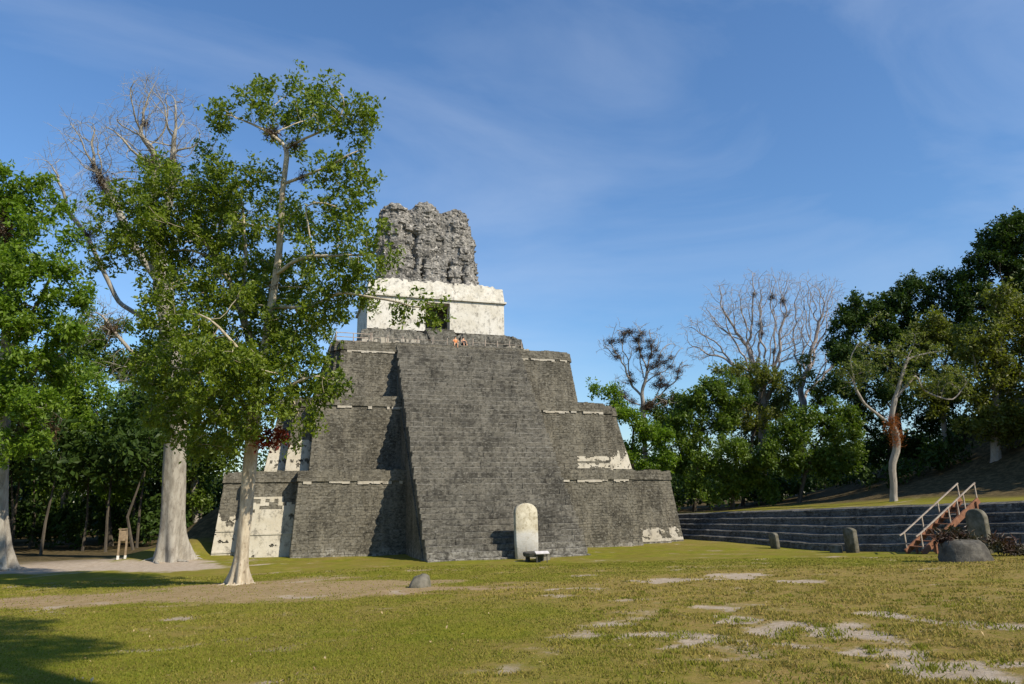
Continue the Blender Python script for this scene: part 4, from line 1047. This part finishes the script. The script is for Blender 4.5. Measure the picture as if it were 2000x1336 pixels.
    if bare:                               # finest twigs at every branch end
        mb = MB(); tips = [i for i in range(len(rad)) if not ch[i]]
        for i in tips:
            d = pos[i] - pos[par[i]]; d = d / (np.linalg.norm(d) + 1e-6)
            for k in range(2):
                e = d + r.normal(0, .55, 3); e /= np.linalg.norm(e); l_ = r.uniform(.5, 1.3) * bare
                q1 = pos[i] + e * l_ * .5 + r.normal(0, .06, 3); q2 = pos[i] + e * l_ + r.normal(0, .15, 3); f_ = e + r.normal(0, .6, 3)
                mb.tube([pos[i], q1, q2], [tip * .75, tip * .6, tip * .4], 3, False); mb.tube([q1, q1 + f_ * l_ * .45], [tip * .55, tip * .4], 3, False)
        o = mb.build('twigs', M[bark], root, True); o.location = -Vector(base); tag(o, kind='stuff')
    if extra: extra(root, base, pos, rad, ch, r)
    return root, pos, rad
def clump_mesh(r, n, size, aspect=.14, up=.6):
    C = r.normal(0, .42, (n, 3)); V = leaf_arrays(C, size, r, up, aspect); return leaves_mesh('epiphyte', V, r.random(n))
EPI = [clump_mesh(np.random.default_rng(50 + k), 520, .42, .16) for k in range(4)]
for e_ in EPI: e_.materials.append(M['epiphyte'])
def add_epiphytes(n, lo, hi, smin, smax, zmin=0.0, stretch=1.0):
    def f(root, base, pos, rad, ch, r):
        cand = np.where((rad > lo) & (rad < hi) & (pos[:, 2] > base[2] + zmin))[0]
        if len(cand) == 0: return
        for i in r.choice(cand, min(n, len(cand)), replace=False):
            o = bpy.data.objects.new('epiphyte', EPI[int(r.integers(0, 4))]); col.objects.link(o); o.parent = root; o['kind'] = 'stuff'
            s = r.uniform(smin, smax); o.location = pos[i] - base; o.scale = (s, s, s * stretch * r.uniform(.8, 1.3)); o.rotation_euler = (0, 0, r.uniform(0, 6.28))
    return f
def PX(dep, *pts): return [at(p[0], p[1], dep + (p[2] if len(p) > 2 else 0)) for p in pts]

# --- the tall pale tree on the lawn, left of the pyramid
b0 = ground_hit(466, 1141); d0 = dep_of(b0)
trunk = [b0 - (0, 0, .3), b0 + (0, 0, .02)] + PX(d0, (472, 1080), (480, 1000), (489, 900), (493, 835), (503, 760), (516, 690), (526, 620), (536, 560), (546, 490), (549, 420), (553, 360), (561, 305), (562, 288))
limbs = [PX(d0, (562, 288), (530, 262, .6), (495, 240, 1), (462, 232, 1)), PX(d0, (562, 288), (590, 272, -.5), (625, 262, -1), (655, 240, -1), (675, 205, -1)),
         PX(d0, (553, 360), (590, 346, -.3), (640, 328, -1), (675, 305, -1.5), (705, 290, -1.5)), PX(d0, (540, 535), (575, 510, -1), (610, 500, -1.5), (680, 500, -2), (740, 495, -2)),
         PX(d0, (610, 500, -1.5), (600, 420, -1.5), (590, 400, -1.5), (635, 395, -2)),
         PX(d0, (500, 775), (495, 690, 1), (470, 600, 1.5), (440, 535, 1.5), (410, 500, 2), (360, 485, 2)), PX(d0, (470, 600, 1.5), (480, 520, 2), (478, 440, 2), (470, 380, 2)),
         PX(d0, (440, 535, 1.5), (400, 470, 2.5), (340, 420, 2.5), (280, 400, 2.5)), PX(d0, (530, 600), (600, 600, -1), (660, 570, -2), (720, 578, -2.5), (780, 590, -3), (830, 605, -3)),
         PX(d0, (505, 750), (540, 690, -1), (580, 650, -1.5)), PX(d0, (496, 810), (460, 770, -1), (420, 740, -1.5), (370, 720, -2)), PX(d0, (498, 800), (540, 770, -1.5), (590, 740, -2), (630, 730, -2)),
         PX(d0, (509, 730), (470, 690, -1), (430, 640, -2), (390, 610, -2))]
blobs = [(545, 188, 50, 0, .45), (600, 188, 46, 0, .6), (652, 178, 36, -1, 1.1), (690, 215, 38, -1, 1.1), (500, 195, 33, 0, .7), (490, 172, 24, 1, .4), (430, 225, 36, 1, .8), (640, 225, 45, -1, .9), (575, 225, 55, 0, .6), (700, 260, 32, -1, .9), (712, 300, 28, -1, 1.2), (540, 250, 40, 0, .5),
         (645, 340, 45, -1, .8), (600, 310, 35, 0, .5), (690, 372, 40, -1, .7), (670, 420, 45, -1, .6), (725, 470, 40, -2, 1.2), (752, 500, 30, -2, 1.2), (700, 520, 40, -2, 1.0), (655, 470, 40, -1.5, .5), (720, 580, 30, -2, .9), (690, 560, 45, -2, .9), (850, 600, 30, -3, 1.3), (790, 598, 18, -3, .9), (640, 600, 50, -1, 1.0),
         (330, 378, 56, 2, 1), (275, 415, 58, 2, 1), (395, 358, 50, 2, .9), (440, 380, 65, 2, .9), (230, 470, 50, 2, .9), (480, 350, 42, 1, .8), (350, 440, 75, 2.5, 1), (435, 450, 65, 2, .9), (290, 480, 55, 2, 1), (405, 300, 26, 2, .5), (500, 420, 55, 1, .7), (215, 400, 38, 2, .8), (590, 440, 45, 0, .5), (580, 540, 45, 0, .7), (190, 510, 30, 2, .7),
         (460, 560, 60, 1, .9), (400, 590, 55, 1, .9), (560, 640, 65, -1, 1), (480, 640, 70, 0, 1), (400, 660, 65, -1, 1), (330, 600, 45, 0, .8), (570, 730, 60, -1.5, 1.2), (500, 730, 65, -2, 1.2), (420, 740, 70, -2, 1.2), (620, 730, 45, -1.5, 1.2), (345, 720, 50, -1, 1), (530, 790, 50, -2, 1.2), (595, 795, 45, -1.5, 1.2), (420, 815, 55, -1.5, 1.1), (350, 800, 45, 0, 1), (640, 770, 28, -1.5, 1.2), (580, 850, 22, -1.5, .9), (470, 830, 35, -2.0, 1.1), (310, 650, 45, 1, .9), (390, 870, 35, -1, .9),
         (370, 430, 165, 2, .10), (480, 660, 185, -.5, .14), (650, 480, 110, -1, .16), (480, 540, 80, 1, .5), (560, 560, 60, 0, .5),
         (330, 770, 50, 0, 1.2), (350, 850, 38, 0, 1.2), (300, 720, 45, 1, 1.2), (385, 800, 55, -1, 1.2), (455, 868, 32, -1.5, 1.0), (335, 690, 45, 0, 1.1), (320, 570, 45, 1, .9), (345, 520, 50, 2, .8), (300, 800, 35, 1, 1)]
_ty = [1141, 1000, 835, 690, 560, 490, 420, 288, 100]; _tx = [466, 480, 493, 516, 536, 546, 549, 562, 562]
_ty, _tx = _ty[::-1], _tx[::-1]
blobs = [(b[0], b[1], b[2], b[3] + (2.2 if abs(b[0] - np.interp(b[1], _ty, _tx)) < 62 and b[1] < 640 else (1.2 if abs(b[0] - np.interp(b[1], _ty, _tx)) < 50 and b[1] < 700 else 0)), b[4] * (.75 if b[1] < 330 else 1)) for b in blobs]
def red_plants(root, base, pos, rad, ch, r):
    for (px, py, s) in ((520, 862, .55), (548, 852, .40), (512, 850, .5)):
        c = at(px, py, d0 - .4); V = leaf_arrays(r.normal(0, s * .45, (150, 3)), .26, r, .5, .45); o = put('red_spray', leaves_mesh('red_spray', V, r.random(150)), M['leaf_red'], root); tag(o, kind='stuff'); o.location = Vector(c - base)
    add_epiphytes(10, .06, .3, .25, .5, 6)(root, base, pos, rad, ch, r)
tree('broadleaf_tree', 'tall broadleaf tree with pale cream trunk on the lawn left of the pyramid', trunk, limbs, blobs, d0, 'bark_pale', 'leaf_main', .285, .011, 34.0, .42, .42, 108000, .19, 11, (0.6, 1.7, 6, .6), .25, .022, fine=True, roots=(9, .75, .09), stem=.105, bunch=16, extra=red_plants, aspect=.52)

# --- kapok with bare crown behind it
b1_ = ground_hit(336, 1094); d1 = dep_of(b1_)
trunk = [b1_ - (0, 0, .6), b1_ + (0, 0, .02)] + PX(d1, (336, 1040), (338, 980), (341, 900), (343, 830), (340, 740), (330, 650), (318, 560), (305, 480))
limbs = [PX(d1, (318, 560), (260, 480), (225, 400), (195, 345)), PX(d1, (305, 480), (300, 400), (305, 310, 1)), PX(d1, (305, 480), (335, 380, -1), (338, 300)), PX(d1, (330, 650), (230, 590, 2), (170, 460, 2), (130, 410, 2)), PX(d1, (340, 740), (260, 690), (210, 630), (150, 560), (100, 540))]
blobs = [(165, 270, 48, 0, 1), (220, 250, 40, 0, 1), (290, 200, 50, 0, 1), (335, 215, 45, 0, 1), (270, 280, 50, 0, .8), (200, 340, 50, 0, .7), (100, 325, 30, 2, 1), (130, 390, 40, 2, .7), (340, 300, 50, 0, .8), (255, 370, 50, 0, .6), (300, 180, 30, 1, 1), (190, 410, 40, 0, .6), (380, 280, 40, 0, .6), (210, 630, 45, 0, .6), (250, 720, 40, 0, .5), (420, 420, 60, 2, .3)]
tree('kapok_tree', 'massive grey buttressed kapok trunk with leafless twiggy crown behind the pale tree', trunk, limbs, blobs, d1, 'bark_ceiba', None, .74, .015, 60, .5, .42, 0, .2, 21, (1.5, 1.35, 5, .9), bare=1.0, wob=.42, fine=True, roots=(6, 2.0, .22), extra=add_epiphytes(12, .10, .3, .4, .8, 16))

# --- left edge tree, sunlit fresh green
b2_ = ground_hit(-6, 1114); d2_ = dep_of(b2_)
trunk = [b2_ - (0, 0, .6), b2_] + PX(d2_, (-3, 1050), (-4, 980), (-2, 900), (6, 800), (10, 700), (14, 600))
limbs = [PX(d2_, (14, 600), (20, 500), (0, 420), (15, 370)), PX(d2_, (10, 700), (60, 620), (100, 540), (130, 480)), PX(d2_, (6, 800), (70, 720), (140, 680)), PX(d2_, (20, 520), (60, 460), (90, 400)), PX(d2_, (2, 900), (60, 850), (120, 830))]
blobs = [(25, 370, 60), (75, 375, 40), (110, 400, 32), (0, 420, 60), (60, 440, 50, -1), (130, 465, 30, 0), (40, 530, 70, -2), (110, 540, 55, -1), (150, 580, 45), (20, 620, 60, -2), (90, 630, 60, -1), (150, 660, 40), (-20, 520, 70), (60, 710, 60, -1), (140, 740, 50, 1), (10, 760, 60, -1), (-40, 420, 60), (-60, 620, 80), (80, 800, 60, -2), (30, 860, 55, -2), (-40, 780, 80, 0)]
tree('broadleaf_tree', 'sunlit fresh green tree with buttressed trunk cut by the left edge of the picture', trunk, limbs, [(b[0], b[1], b[2] * .80) + tuple(b[3:]) for b in blobs], d2_, 'bark_ceiba', 'leaf_bright', .52, .02, 11, .65, .7, 46000, .30, 31, (1.4, 1.5, 6, 1.2), .30, .040, fine=True, roots=(6, 1.8, .2), extra=add_epiphytes(10, .1, .3, .7, 1.3, 8))

# --- shrubby trees between the left edge and the kapok
def small_tree(label, base_px, dep, blobs, bark, leaf, R0, nleaf, lsize, seed, name='understory_tree', per=5, D=.8, kill=.95, spread=.42, bare=False, top=None, basez=None, leaf_r=.07, tip=.025, wob=.22, extra=None, cat='tree', group=None, aspect=.5):
    b = at(base_px[0], base_px[1], dep)
    z = float(gz(b[0], b[1])) if basez is None else basez
    b = np.array([b[0], b[1], z])
    cx_ = np.mean([q[0] for q in blobs]); cy_ = np.mean([q[1] for q in blobs]); t_ = at(cx_ if top is None else top[0], cy_ if top is None else top[1], dep)
    tr = [b - (0, 0, .4), b, b + (t_ - b) * (.33, .33, .4), b + (t_ - b) * (.75, .75, .75)]
    return tree(name, label, tr, [], blobs, dep, bark, leaf, R0, tip, per, D, kill, nleaf, lsize, seed, (.7, .4, 5, 0), spread, leaf_r, bare=bare, wob=wob, extra=extra, cat=cat, group=group, aspect=aspect)
small_tree('bright leafy tree low in front of the dark wood left of the kapok', (215, 1080), 72, [(200, 790, 45), (250, 830, 45), (160, 830, 45), (215, 880, 50), (280, 860, 35), (130, 780, 40), (180, 740, 35), (110, 850, 40), (270, 780, 35), (200, 930, 36), (140, 905, 38), (265, 915, 32), (95, 930, 34), (235, 960, 26)], 'bark_dark', 'leaf_bright', .22, 34000, .34, 41)
small_tree('feathery green tree behind the left edge tree', (120, 1085), 78, [(100, 740, 55), (160, 700, 50), (60, 780, 50), (200, 690, 40), (130, 830, 50), (50, 880, 50), (90, 920, 45), (150, 900, 40), (170, 640, 35), (230, 650, 28)], 'bark_grey', 'leaf_mid', .38, 30000, .36, 43)
small_tree('dark leafy tree between the kapok and the pyramid corner', (385, 1050), 80, [(380, 700, 50), (420, 760, 50), (360, 800, 50), (400, 860, 50), (430, 900, 40), (370, 920, 45), (310, 760, 45), (290, 830, 45), (300, 700, 45), (450, 700, 45), (250, 720, 35), (390, 980, 30), (460, 820, 45)], 'bark_grey', 'leaf_mid', .45, 34000, .40, 45)
small_tree('slender shrub of the dark wood right of the sign frame', (262, 1085), 88, [(262, 960, 28), (280, 1000, 25), (240, 930, 28), (290, 930, 28), (310, 880, 30), (220, 960, 25)], 'bark_dark', 'leaf_mid', .12, 9000, .30, 47)
small_tree('low shrub in the dark wood beside the left trunk', (95, 1095), 84, [(90, 1000, 32), (120, 960, 30), (60, 960, 30), (85, 930, 32), (40, 1010, 28)], 'bark_dark', 'leaf_mid', .12, 9000, .30, 48)

small_tree('dark thicket at the back of the clearing left of the sign frame', (170, 1080), 99, [(160, 930, 42), (110, 980, 40), (200, 990, 38), (60, 1000, 38), (250, 1020, 32), (150, 1030, 35), (90, 1040, 32), (210, 1040, 30), (170, 860, 36), (20, 1030, 32), (300, 1030, 30), (280, 960, 34)], 'bark_dark', 'leaf_dark', .2, 30000, .42, 52)
# --- the wood behind, left: reads as one mass
def wood_mass(name, label, specs, leaf, nleaf, lsize, seed):
    """specs: (x, y, trunk height, crown radius, crown height)"""
    r = np.random.default_rng(seed); C = []; mb = MB()
    tot = sum(s[3] * s[4] for s in specs)
    for (x, y, th_, cr, chh) in specs:
        z = float(gz(x, y)); n = int(nleaf * cr * chh / tot)
        if th_ > .3: mb.tube([(x, y, z - .3), (x + r.normal(0, .3), y, z + th_ * .6), (x + r.normal(0, .6), y, z + th_ + chh * .5)], [.07 + cr * .022, .06 + cr * .016, .03], 6, False)
        nb = 15; bc = r.normal(0, 1, (nb, 3)); bc /= np.linalg.norm(bc, axis=1)[:, None]; bc = bc * (cr * .66, cr * .66, chh * .40) * (r.random(nb)[:, None] ** .4) + (x, y, z + th_ + chh * .5)
        k = r.integers(0, nb, n); u = r.normal(0, 1, (n, 3)); u /= np.linalg.norm(u, axis=1)[:, None]
        C.append(bc[k] + u * (cr * .42) * (.55 + .5 * r.random(n))[:, None] * (1, 1, .8))
    C = np.vstack(C); n = len(C)
    root = put(name, leaves_mesh(name, leaf_arrays(C, lsize, r, .8), np.clip(r.normal(.4, .25, n), 0, 1)), M[leaf])
    tag(root, label, 'trees', kind='stuff'); mb.build('trunks', M['bark_dark'], root)
    tag(root.children[0], kind='stuff')
    return root
rw = random.Random(12)
sp = []
for i in range(34):
    x = rw.uniform(-74, -23); y = rw.uniform(26, 62) if x > -40 else rw.uniform(20, 60)
    sp.append((x, y, rw.uniform(3.6, 6) if y < 40 else rw.uniform(.6, 4), rw.uniform(3.4, 5.2), rw.uniform(8, 13)))
for i in range(16): sp.append((-70 + i * 2.9 + rw.uniform(-1, 1), rw.uniform(21, 29), rw.uniform(4.2, 6), rw.uniform(3, 4), rw.uniform(6, 9)))
for i in range(26): sp.append((rw.uniform(-74, -30), rw.uniform(40, 50), .2, rw.uniform(2.0, 3.4), rw.uniform(3, 6)))
for i in range(40): sp.append((rw.uniform(-100, -18), rw.uniform(60, 84), .1, rw.uniform(4, 6), rw.uniform(7, 11)))
for i in range(34): sp.append((-70 + i * 1.35 + rw.uniform(-.6, .6), rw.uniform(31, 37), .05, rw.uniform(1.8, 2.6), rw.uniform(3.5, 6)))
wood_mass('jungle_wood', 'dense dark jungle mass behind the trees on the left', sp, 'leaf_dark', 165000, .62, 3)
sp = []
for i in range(26): sp.append((rw.uniform(-22, 30), rw.uniform(58, 80), rw.uniform(1, 4), rw.uniform(3.5, 5.5), rw.uniform(7, 11)))
for i in range(46):
    x = rw.uniform(30, 100); y = rw.uniform(42, 90)
    sp.append((x, y, rw.uniform(.5, 3), rw.uniform(3.2, 5), rw.uniform(6, 10)))
for i in range(44): sp.append((rw.uniform(20, 110), rw.uniform(70, 96), .1, rw.uniform(4, 6), rw.uniform(6, 9)))
for i in range(16): sp.append((rw.uniform(46, 62), rw.uniform(8, 30), .1, rw.uniform(1.6, 2.6), rw.uniform(2, 3.6)))
for i in range(40): sp.append((rw.uniform(25.5, 75), rw.uniform(28, 44), .2, rw.uniform(2.0, 3.2), rw.uniform(3, 5.5)))
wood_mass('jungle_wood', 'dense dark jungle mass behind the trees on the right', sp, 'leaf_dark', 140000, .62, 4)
sp = []
for i in range(30): sp.append((rw.uniform(62, 105), rw.uniform(-58, -14), rw.uniform(2, 5), rw.uniform(4, 6), rw.uniform(9, 14)))
for i in range(44):
    x = rw.uniform(49, 84); ym = (x + 15.65) / 1.511 - 48.85 - 1.5
    sp.append((x, rw.uniform(ym - 12, ym), rw.uniform(.5, 2), rw.uniform(3, 4.2), rw.uniform(8, 12)))
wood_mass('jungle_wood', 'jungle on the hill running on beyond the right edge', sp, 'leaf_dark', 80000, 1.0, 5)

# --- right hand trees
small_tree('pale leafless tree hung with brown epiphyte clumps right of the pyramid', (1266, 1000), 92, [(1190, 680, 22), (1205, 650, 22), (1240, 650, 25), (1230, 690, 25), (1275, 660, 25), (1310, 680, 25), (1320, 720, 25), (1290, 730, 25), (1220, 740, 22), (1200, 780, 20), (1300, 780, 22), (1260, 720, 25)], 'bark_grey', None, .30, 0, .3, 61, 'bare_tree', 26, .5, .55, bare=.7, top=(1252, 720), wob=.45, extra=add_epiphytes(38, .04, .18, .5, 1.0, 13, .7))
small_tree('large leafless tree with fine fan of twigs above the right shrubs', (1490, 985), 96, [(1400, 620, 40), (1450, 600, 45), (1500, 575, 45), (1440, 660, 40), (1500, 640, 45), (1370, 680, 35), (1350, 640, 25), (1540, 620, 40), (1480, 710, 40), (1550, 680, 40), (1410, 570, 25), (1470, 550, 25), (1525, 550, 28)], 'bark_bare', None, .60, 0, .3, 63, 'bare_tree', 34, .5, .55, bare=.8, top=(1490, 760), wob=.45, extra=add_epiphytes(8, .06, .2, .4, .7, 12), tip=.021)
small_tree('leafless tree with upswept twigs against the dark hill trees', (1560, 985), 101, [(1590, 580, 40), (1620, 570, 32), (1570, 560, 28), (1600, 630, 40), (1630, 610, 28), (1560, 650, 35), (1620, 680, 30), (1590, 720, 35), (1690, 640, 28), (1700, 680, 30)], 'bark_bare', None, .5, 0, .3, 65, 'bare_tree', 32, .5, .55, bare=.8, top=(1570, 760), wob=.45, tip=.021)
# lone tree on the terrace
bt = at(1745, 976, 62); bt = np.array([bt[0], bt[1], float(gz(bt[0], bt[1]))]); dl = 62
trunk = [bt - (0, 0, .4), bt] + PX(dl, (1744, 930), (1742, 905), (1752, 880), (1750, 850), (1738, 828))
limbs = [PX(dl, (1738, 828), (1715, 810), (1690, 790), (1672, 765), (1662, 735), (1650, 720)), PX(dl, (1742, 840), (1742, 805), (1748, 780), (1758, 745), (1772, 700), (1785, 670)), PX(dl, (1748, 780), (1790, 730), (1800, 760), (1830, 775), (1860, 782), (1885, 755)), PX(dl, (1772, 700), (1810, 690), (1845, 685)), PX(dl, (1672, 765), (1660, 700), (1690, 640), (1720, 610))]
blobs = [(1660, 720, 26), (1700, 705, 30), (1740, 695, 30), (1780, 690, 30), (1820, 690, 28), (1790, 665, 24), (1850, 740, 26), (1885, 755, 22), (1820, 740, 26), (1690, 740, 24), (1745, 730, 28), (1650, 745, 18), (1780, 740, 24)]
def orange_moss(root, base, pos, rad, ch, r):
    for k, (px, py, s) in enumerate(((1750, 862, .5), (1742, 838, .6), (1738, 828, .45), (1752, 848, .55), (1745, 818, .4))):
        V = leaf_arrays(r.normal(0, s * .5, (260, 3)), .34, r, .2, .12); o = put('orange_epiphyte', leaves_mesh('orange_epiphyte', V, r.random(260)), M['epi_orange'], root); o.location = Vector(at(px, py, dl - .15) - base)
tree('terrace_tree', 'lone crooked tree with orange epiphytes standing on the terrace grass', trunk, limbs, blobs, dl, 'bark_grey', 'leaf_sparse', .29, .014, 22, .42, .5, 7000, .20, 71, (.6, .35, 5, 0), .24, .035, extra=orange_moss, wob=.28)
small_tree('dark rounded tree below the tallest one on the hill', (1760, 900), 92, [(1780, 570, 45), (1740, 600, 45), (1700, 625, 45), (1655, 630, 35), (1740, 660, 55), (1820, 600, 40), (1800, 660, 50), (1680, 690, 45), (1640, 680, 35), (1760, 720, 50), (1830, 560, 30), (1660, 600, 25)], 'bark_dark', 'leaf_dark', .5, 42000, .42, 73, basez=None)
small_tree('tallest dark tree rising at the right edge of the picture', (1965, 880), 88, [(1960, 470, 50), (1990, 450, 40), (1920, 520, 45), (1970, 540, 55), (1890, 570, 40), (2010, 520, 50), (1930, 590, 45), (1990, 610, 50), (1900, 620, 40)], 'bark_dark', 'leaf_dark', .6, 40000, .42, 75)
small_tree('sunlit olive tree on the hill at the right edge', (1950, 930), 70, [(1970, 600, 45), (1930, 650, 45), (1990, 660, 45), (1900, 690, 40), (1950, 710, 45), (1990, 740, 50), (1930, 770, 45), (1890, 750, 35), (1960, 820, 50), (2000, 830, 45), (1910, 820, 40)], 'bark_grey', 'leaf_olive', .4, 36000, .34, 77)
small_tree('rounded olive tree left of the sunlit one on the hill', (1850, 900), 80, [(1820, 640, 32), (1850, 660, 35), (1870, 700, 35), (1840, 720, 35), (1790, 650, 25), (1860, 760, 35), (1820, 780, 35)], 'bark_grey', 'leaf_olive', .3, 20000, .34, 79)
BG = [('bright bushy tree at the foot of the epiphyte tree', 1235, [(1215, 800, 30), (1250, 840, 32), (1190, 770, 22), (1235, 880, 28), (1280, 850, 30), (1295, 890, 28), (1170, 760, 18)], 'leaf_bright', 86, 14000),
      ('tall olive bush right of the epiphyte tree', 1355, [(1360, 790, 40), (1395, 760, 38), (1335, 830, 38), (1430, 770, 35), (1380, 840, 42), (1340, 880, 35), (1410, 810, 38), (1330, 920, 30)], 'leaf_mid', 88, 26000),
      ('olive tree crown below the fan of bare twigs', 1450, [(1460, 740, 35), (1500, 750, 40), (1540, 740, 38), (1440, 800, 40), (1490, 810, 40), (1570, 720, 30), (1420, 720, 25)], 'leaf_olive', 94, 14000),
      ('broad-leaved green shrub mass below the leafless trees', 1560, [(1530, 850, 40), (1580, 820, 38), (1620, 840, 38), (1660, 830, 30), (1560, 890, 42), (1620, 900, 40), (1500, 880, 35), (1660, 880, 32), (1640, 800, 25)], 'leaf_mid', 80, 26000),
      ('shaded green shrub between the olive bushes and the terrace', 1430, [(1430, 880, 40), (1470, 910, 38), (1390, 910, 35), (1440, 940, 30), (1500, 940, 32), (1360, 950, 28)], 'leaf_mid', 82, 18000)]
BG += [('olive tree filling the gap left of the broad-leaved shrubs', 1480, [(1470, 780, 34), (1520, 790, 36), (1480, 850, 36), (1430, 830, 32), (1540, 840, 30), (1600, 770, 30), (1640, 760, 28)], 'leaf_olive', 98, 18000),
      ('leafy tree between the epiphyte tree and the olive bush', 1300, [(1310, 830, 30), (1280, 800, 24), (1325, 790, 26), (1300, 880, 28), (1270, 900, 24)], 'leaf_mid', 100, 12000),
      ('dark tree behind the crooked terrace tree', 1740, [(1700, 750, 42), (1640, 750, 35), (1760, 780, 45), (1820, 820, 42), (1700, 820, 42), (1880, 850, 38), (1760, 860, 38), (1650, 700, 30), (1840, 770, 40), (1700, 890, 34), (1800, 900, 34)], 'leaf_dark', 86, 34000)]
for i, (lb, bx_, bl, lf, dp, n_) in enumerate(BG):
    small_tree(lb, (bx_, 985), dp, bl, 'bark_dark', lf, .22, n_, .36, 90 + i, name='understory_tree')

# --- tree behind the camera whose shadow falls over the near left lawn
ob = np.array([-8.6, -51.6, float(gz(-8.6, -51.6))])
r_ = np.random.default_rng(5)
root = thing('broadleaf_tree', 'leafy tree behind the viewer that shades the near left lawn', 'tree', tuple(ob))
mb = MB(); mb.tube([(0, 0, -.3), (.1, 0, 5), (-.2, .3, 13), (.2, .1, 22)], [.45, .36, .30, .12], 10, False)
cs = [(a_, b_, c_ + 8.5, d_) for a_, b_, c_, d_ in [(-1.5, 1.5, 10.5, 2.4), (-3.5, .5, 9.5, 2.0), (.5, 2.0, 12.5, 2.2), (-1, 0, 14, 2.2), (-4.8, 2.4, 10.2, 1.8), (-3.0, 3.6, 12.2, 1.8), (1.5, -1, 10.5, 2), (-4.6, -1.0, 8.2, 1.7), (-2.2, 3.0, 15.2, 1.8)]]
for c in cs: mb.tube([(0, 0, 13.0), np.array(c[:3]) * (.6, .6, 1) - (0, 0, 1), c[:3]], [.14, .08, .03], 5, False)
mb.build('trunk', M['bark_grey'], root)
C = np.vstack([np.array(c[:3]) + (lambda u: u / np.linalg.norm(u, axis=1)[:, None])(r_.normal(0, 1, (2600, 3))) * c[3] * (r_.random(2600) ** .4)[:, None] for c in cs])
put('crown', leaves_mesh('crown', leaf_arrays(C, .34, r_, .7), r_.random(len(C))), M['leaf_main'], root)

# ---------------------------------------------------------------- plants and litter
def plant(label, loc, pts, n, size, leaf, seed, name='bromeliad_plant'):
    r = np.random.default_rng(seed); root = thing(name, label, 'plant', tuple(loc))
    C = np.vstack([np.array(c) + r.normal(0, s, (n, 3)) * (1, 1, .6) for c, s in pts])
    put('leaves', leaves_mesh('leaves', leaf_arrays(C, size, r, .3, .22), r.random(len(C))), M[leaf], root)
    mb = MB()
    for c, s in pts:
        for k in range(5): mb.tube([(c[0] * .9, c[1] * .9, c[2] - .25), np.array(c) + r.normal(0, s * .7, 3)], [.018, .008], 4, False)
    mb.build('stem', M['bark_dark'], root)
    return root
plant('plum red leafy plant sprawling over the top of the large round altar', ALT + (0, 0, .90), [((-.7, .3, .12), .22), ((-.2, .4, .25), .25), ((.25, .3, .15), .25), ((.6, .35, .0), .22)], 260, .30, 'leaf_plum', 3)
plant('tangled plum and green plant on the grass right of the round altar', np.array(ground_hit(1975, 1086)), [((-.9, 0, .75), .25), ((-.35, 0, .5), .28), ((.1, -.1, .3), .28), ((.5, 0, .18), .2)], 260, .30, 'leaf_plum', 4)
plant('small green shrub on the plinth above the seated people', (0.9, 19.2, 18.2), [((0, 0, .55), .28), ((.7, 0, .5), .25)], 160, .26, 'leaf_bright', 5, 'shrub')
r_ = np.random.default_rng(77)
n = 420; ang = R(90) - YAW + (r_.random(n) - .5) * R(76); rd = 9 * (4.2) ** r_.random(n); lx, ly = CAM[0] + np.cos(ang) * rd, CAM[1] + np.sin(ang) * rd
ok = lx < TX - 1; lx, ly = lx[ok], ly[ok]
V = leaf_arrays(np.stack([lx, ly, gz(lx, ly) + .03], -1), .065, r_, 3.0, .5)
V[:, :, 2] = np.maximum(V[:, :, 2], V[:, :1, 2]); 
o = put('fallen_leaves', leaves_mesh('fallen_leaves', V, r_.random(len(V))), mat_simple('dry_leaf', (0.42, .32, .17), (.28, .19, .09), 3.0)); tag(o, 'scattered dry fallen leaves on the lawn', 'leaves', kind='stuff')

# repeats of one kind share a group
GROUPS = {'stela': 'stelae standing on the plaza', 'altar': 'stone altars on the plaza', 'boulder': 'boulders lying on the lawn', 'person': 'people seated at the head of the stairway', 'rope_fence': 'low fences on the summit platform', 'rubble_heap': 'rubble on the summit platform',
          'bare_tree': 'leafless trees behind the terrace', 'understory_tree': 'understory trees around the plaza', 'broadleaf_tree': 'tall broadleaf trees on the plaza', 'bromeliad_plant': 'plants by the round altar', 'jungle_wood': 'jungle around the plaza'}
for o in sc.objects:
    if o.parent is None and o.name.split('.')[0] in GROUPS: o['group'] = GROUPS[o.name.split('.')[0]]
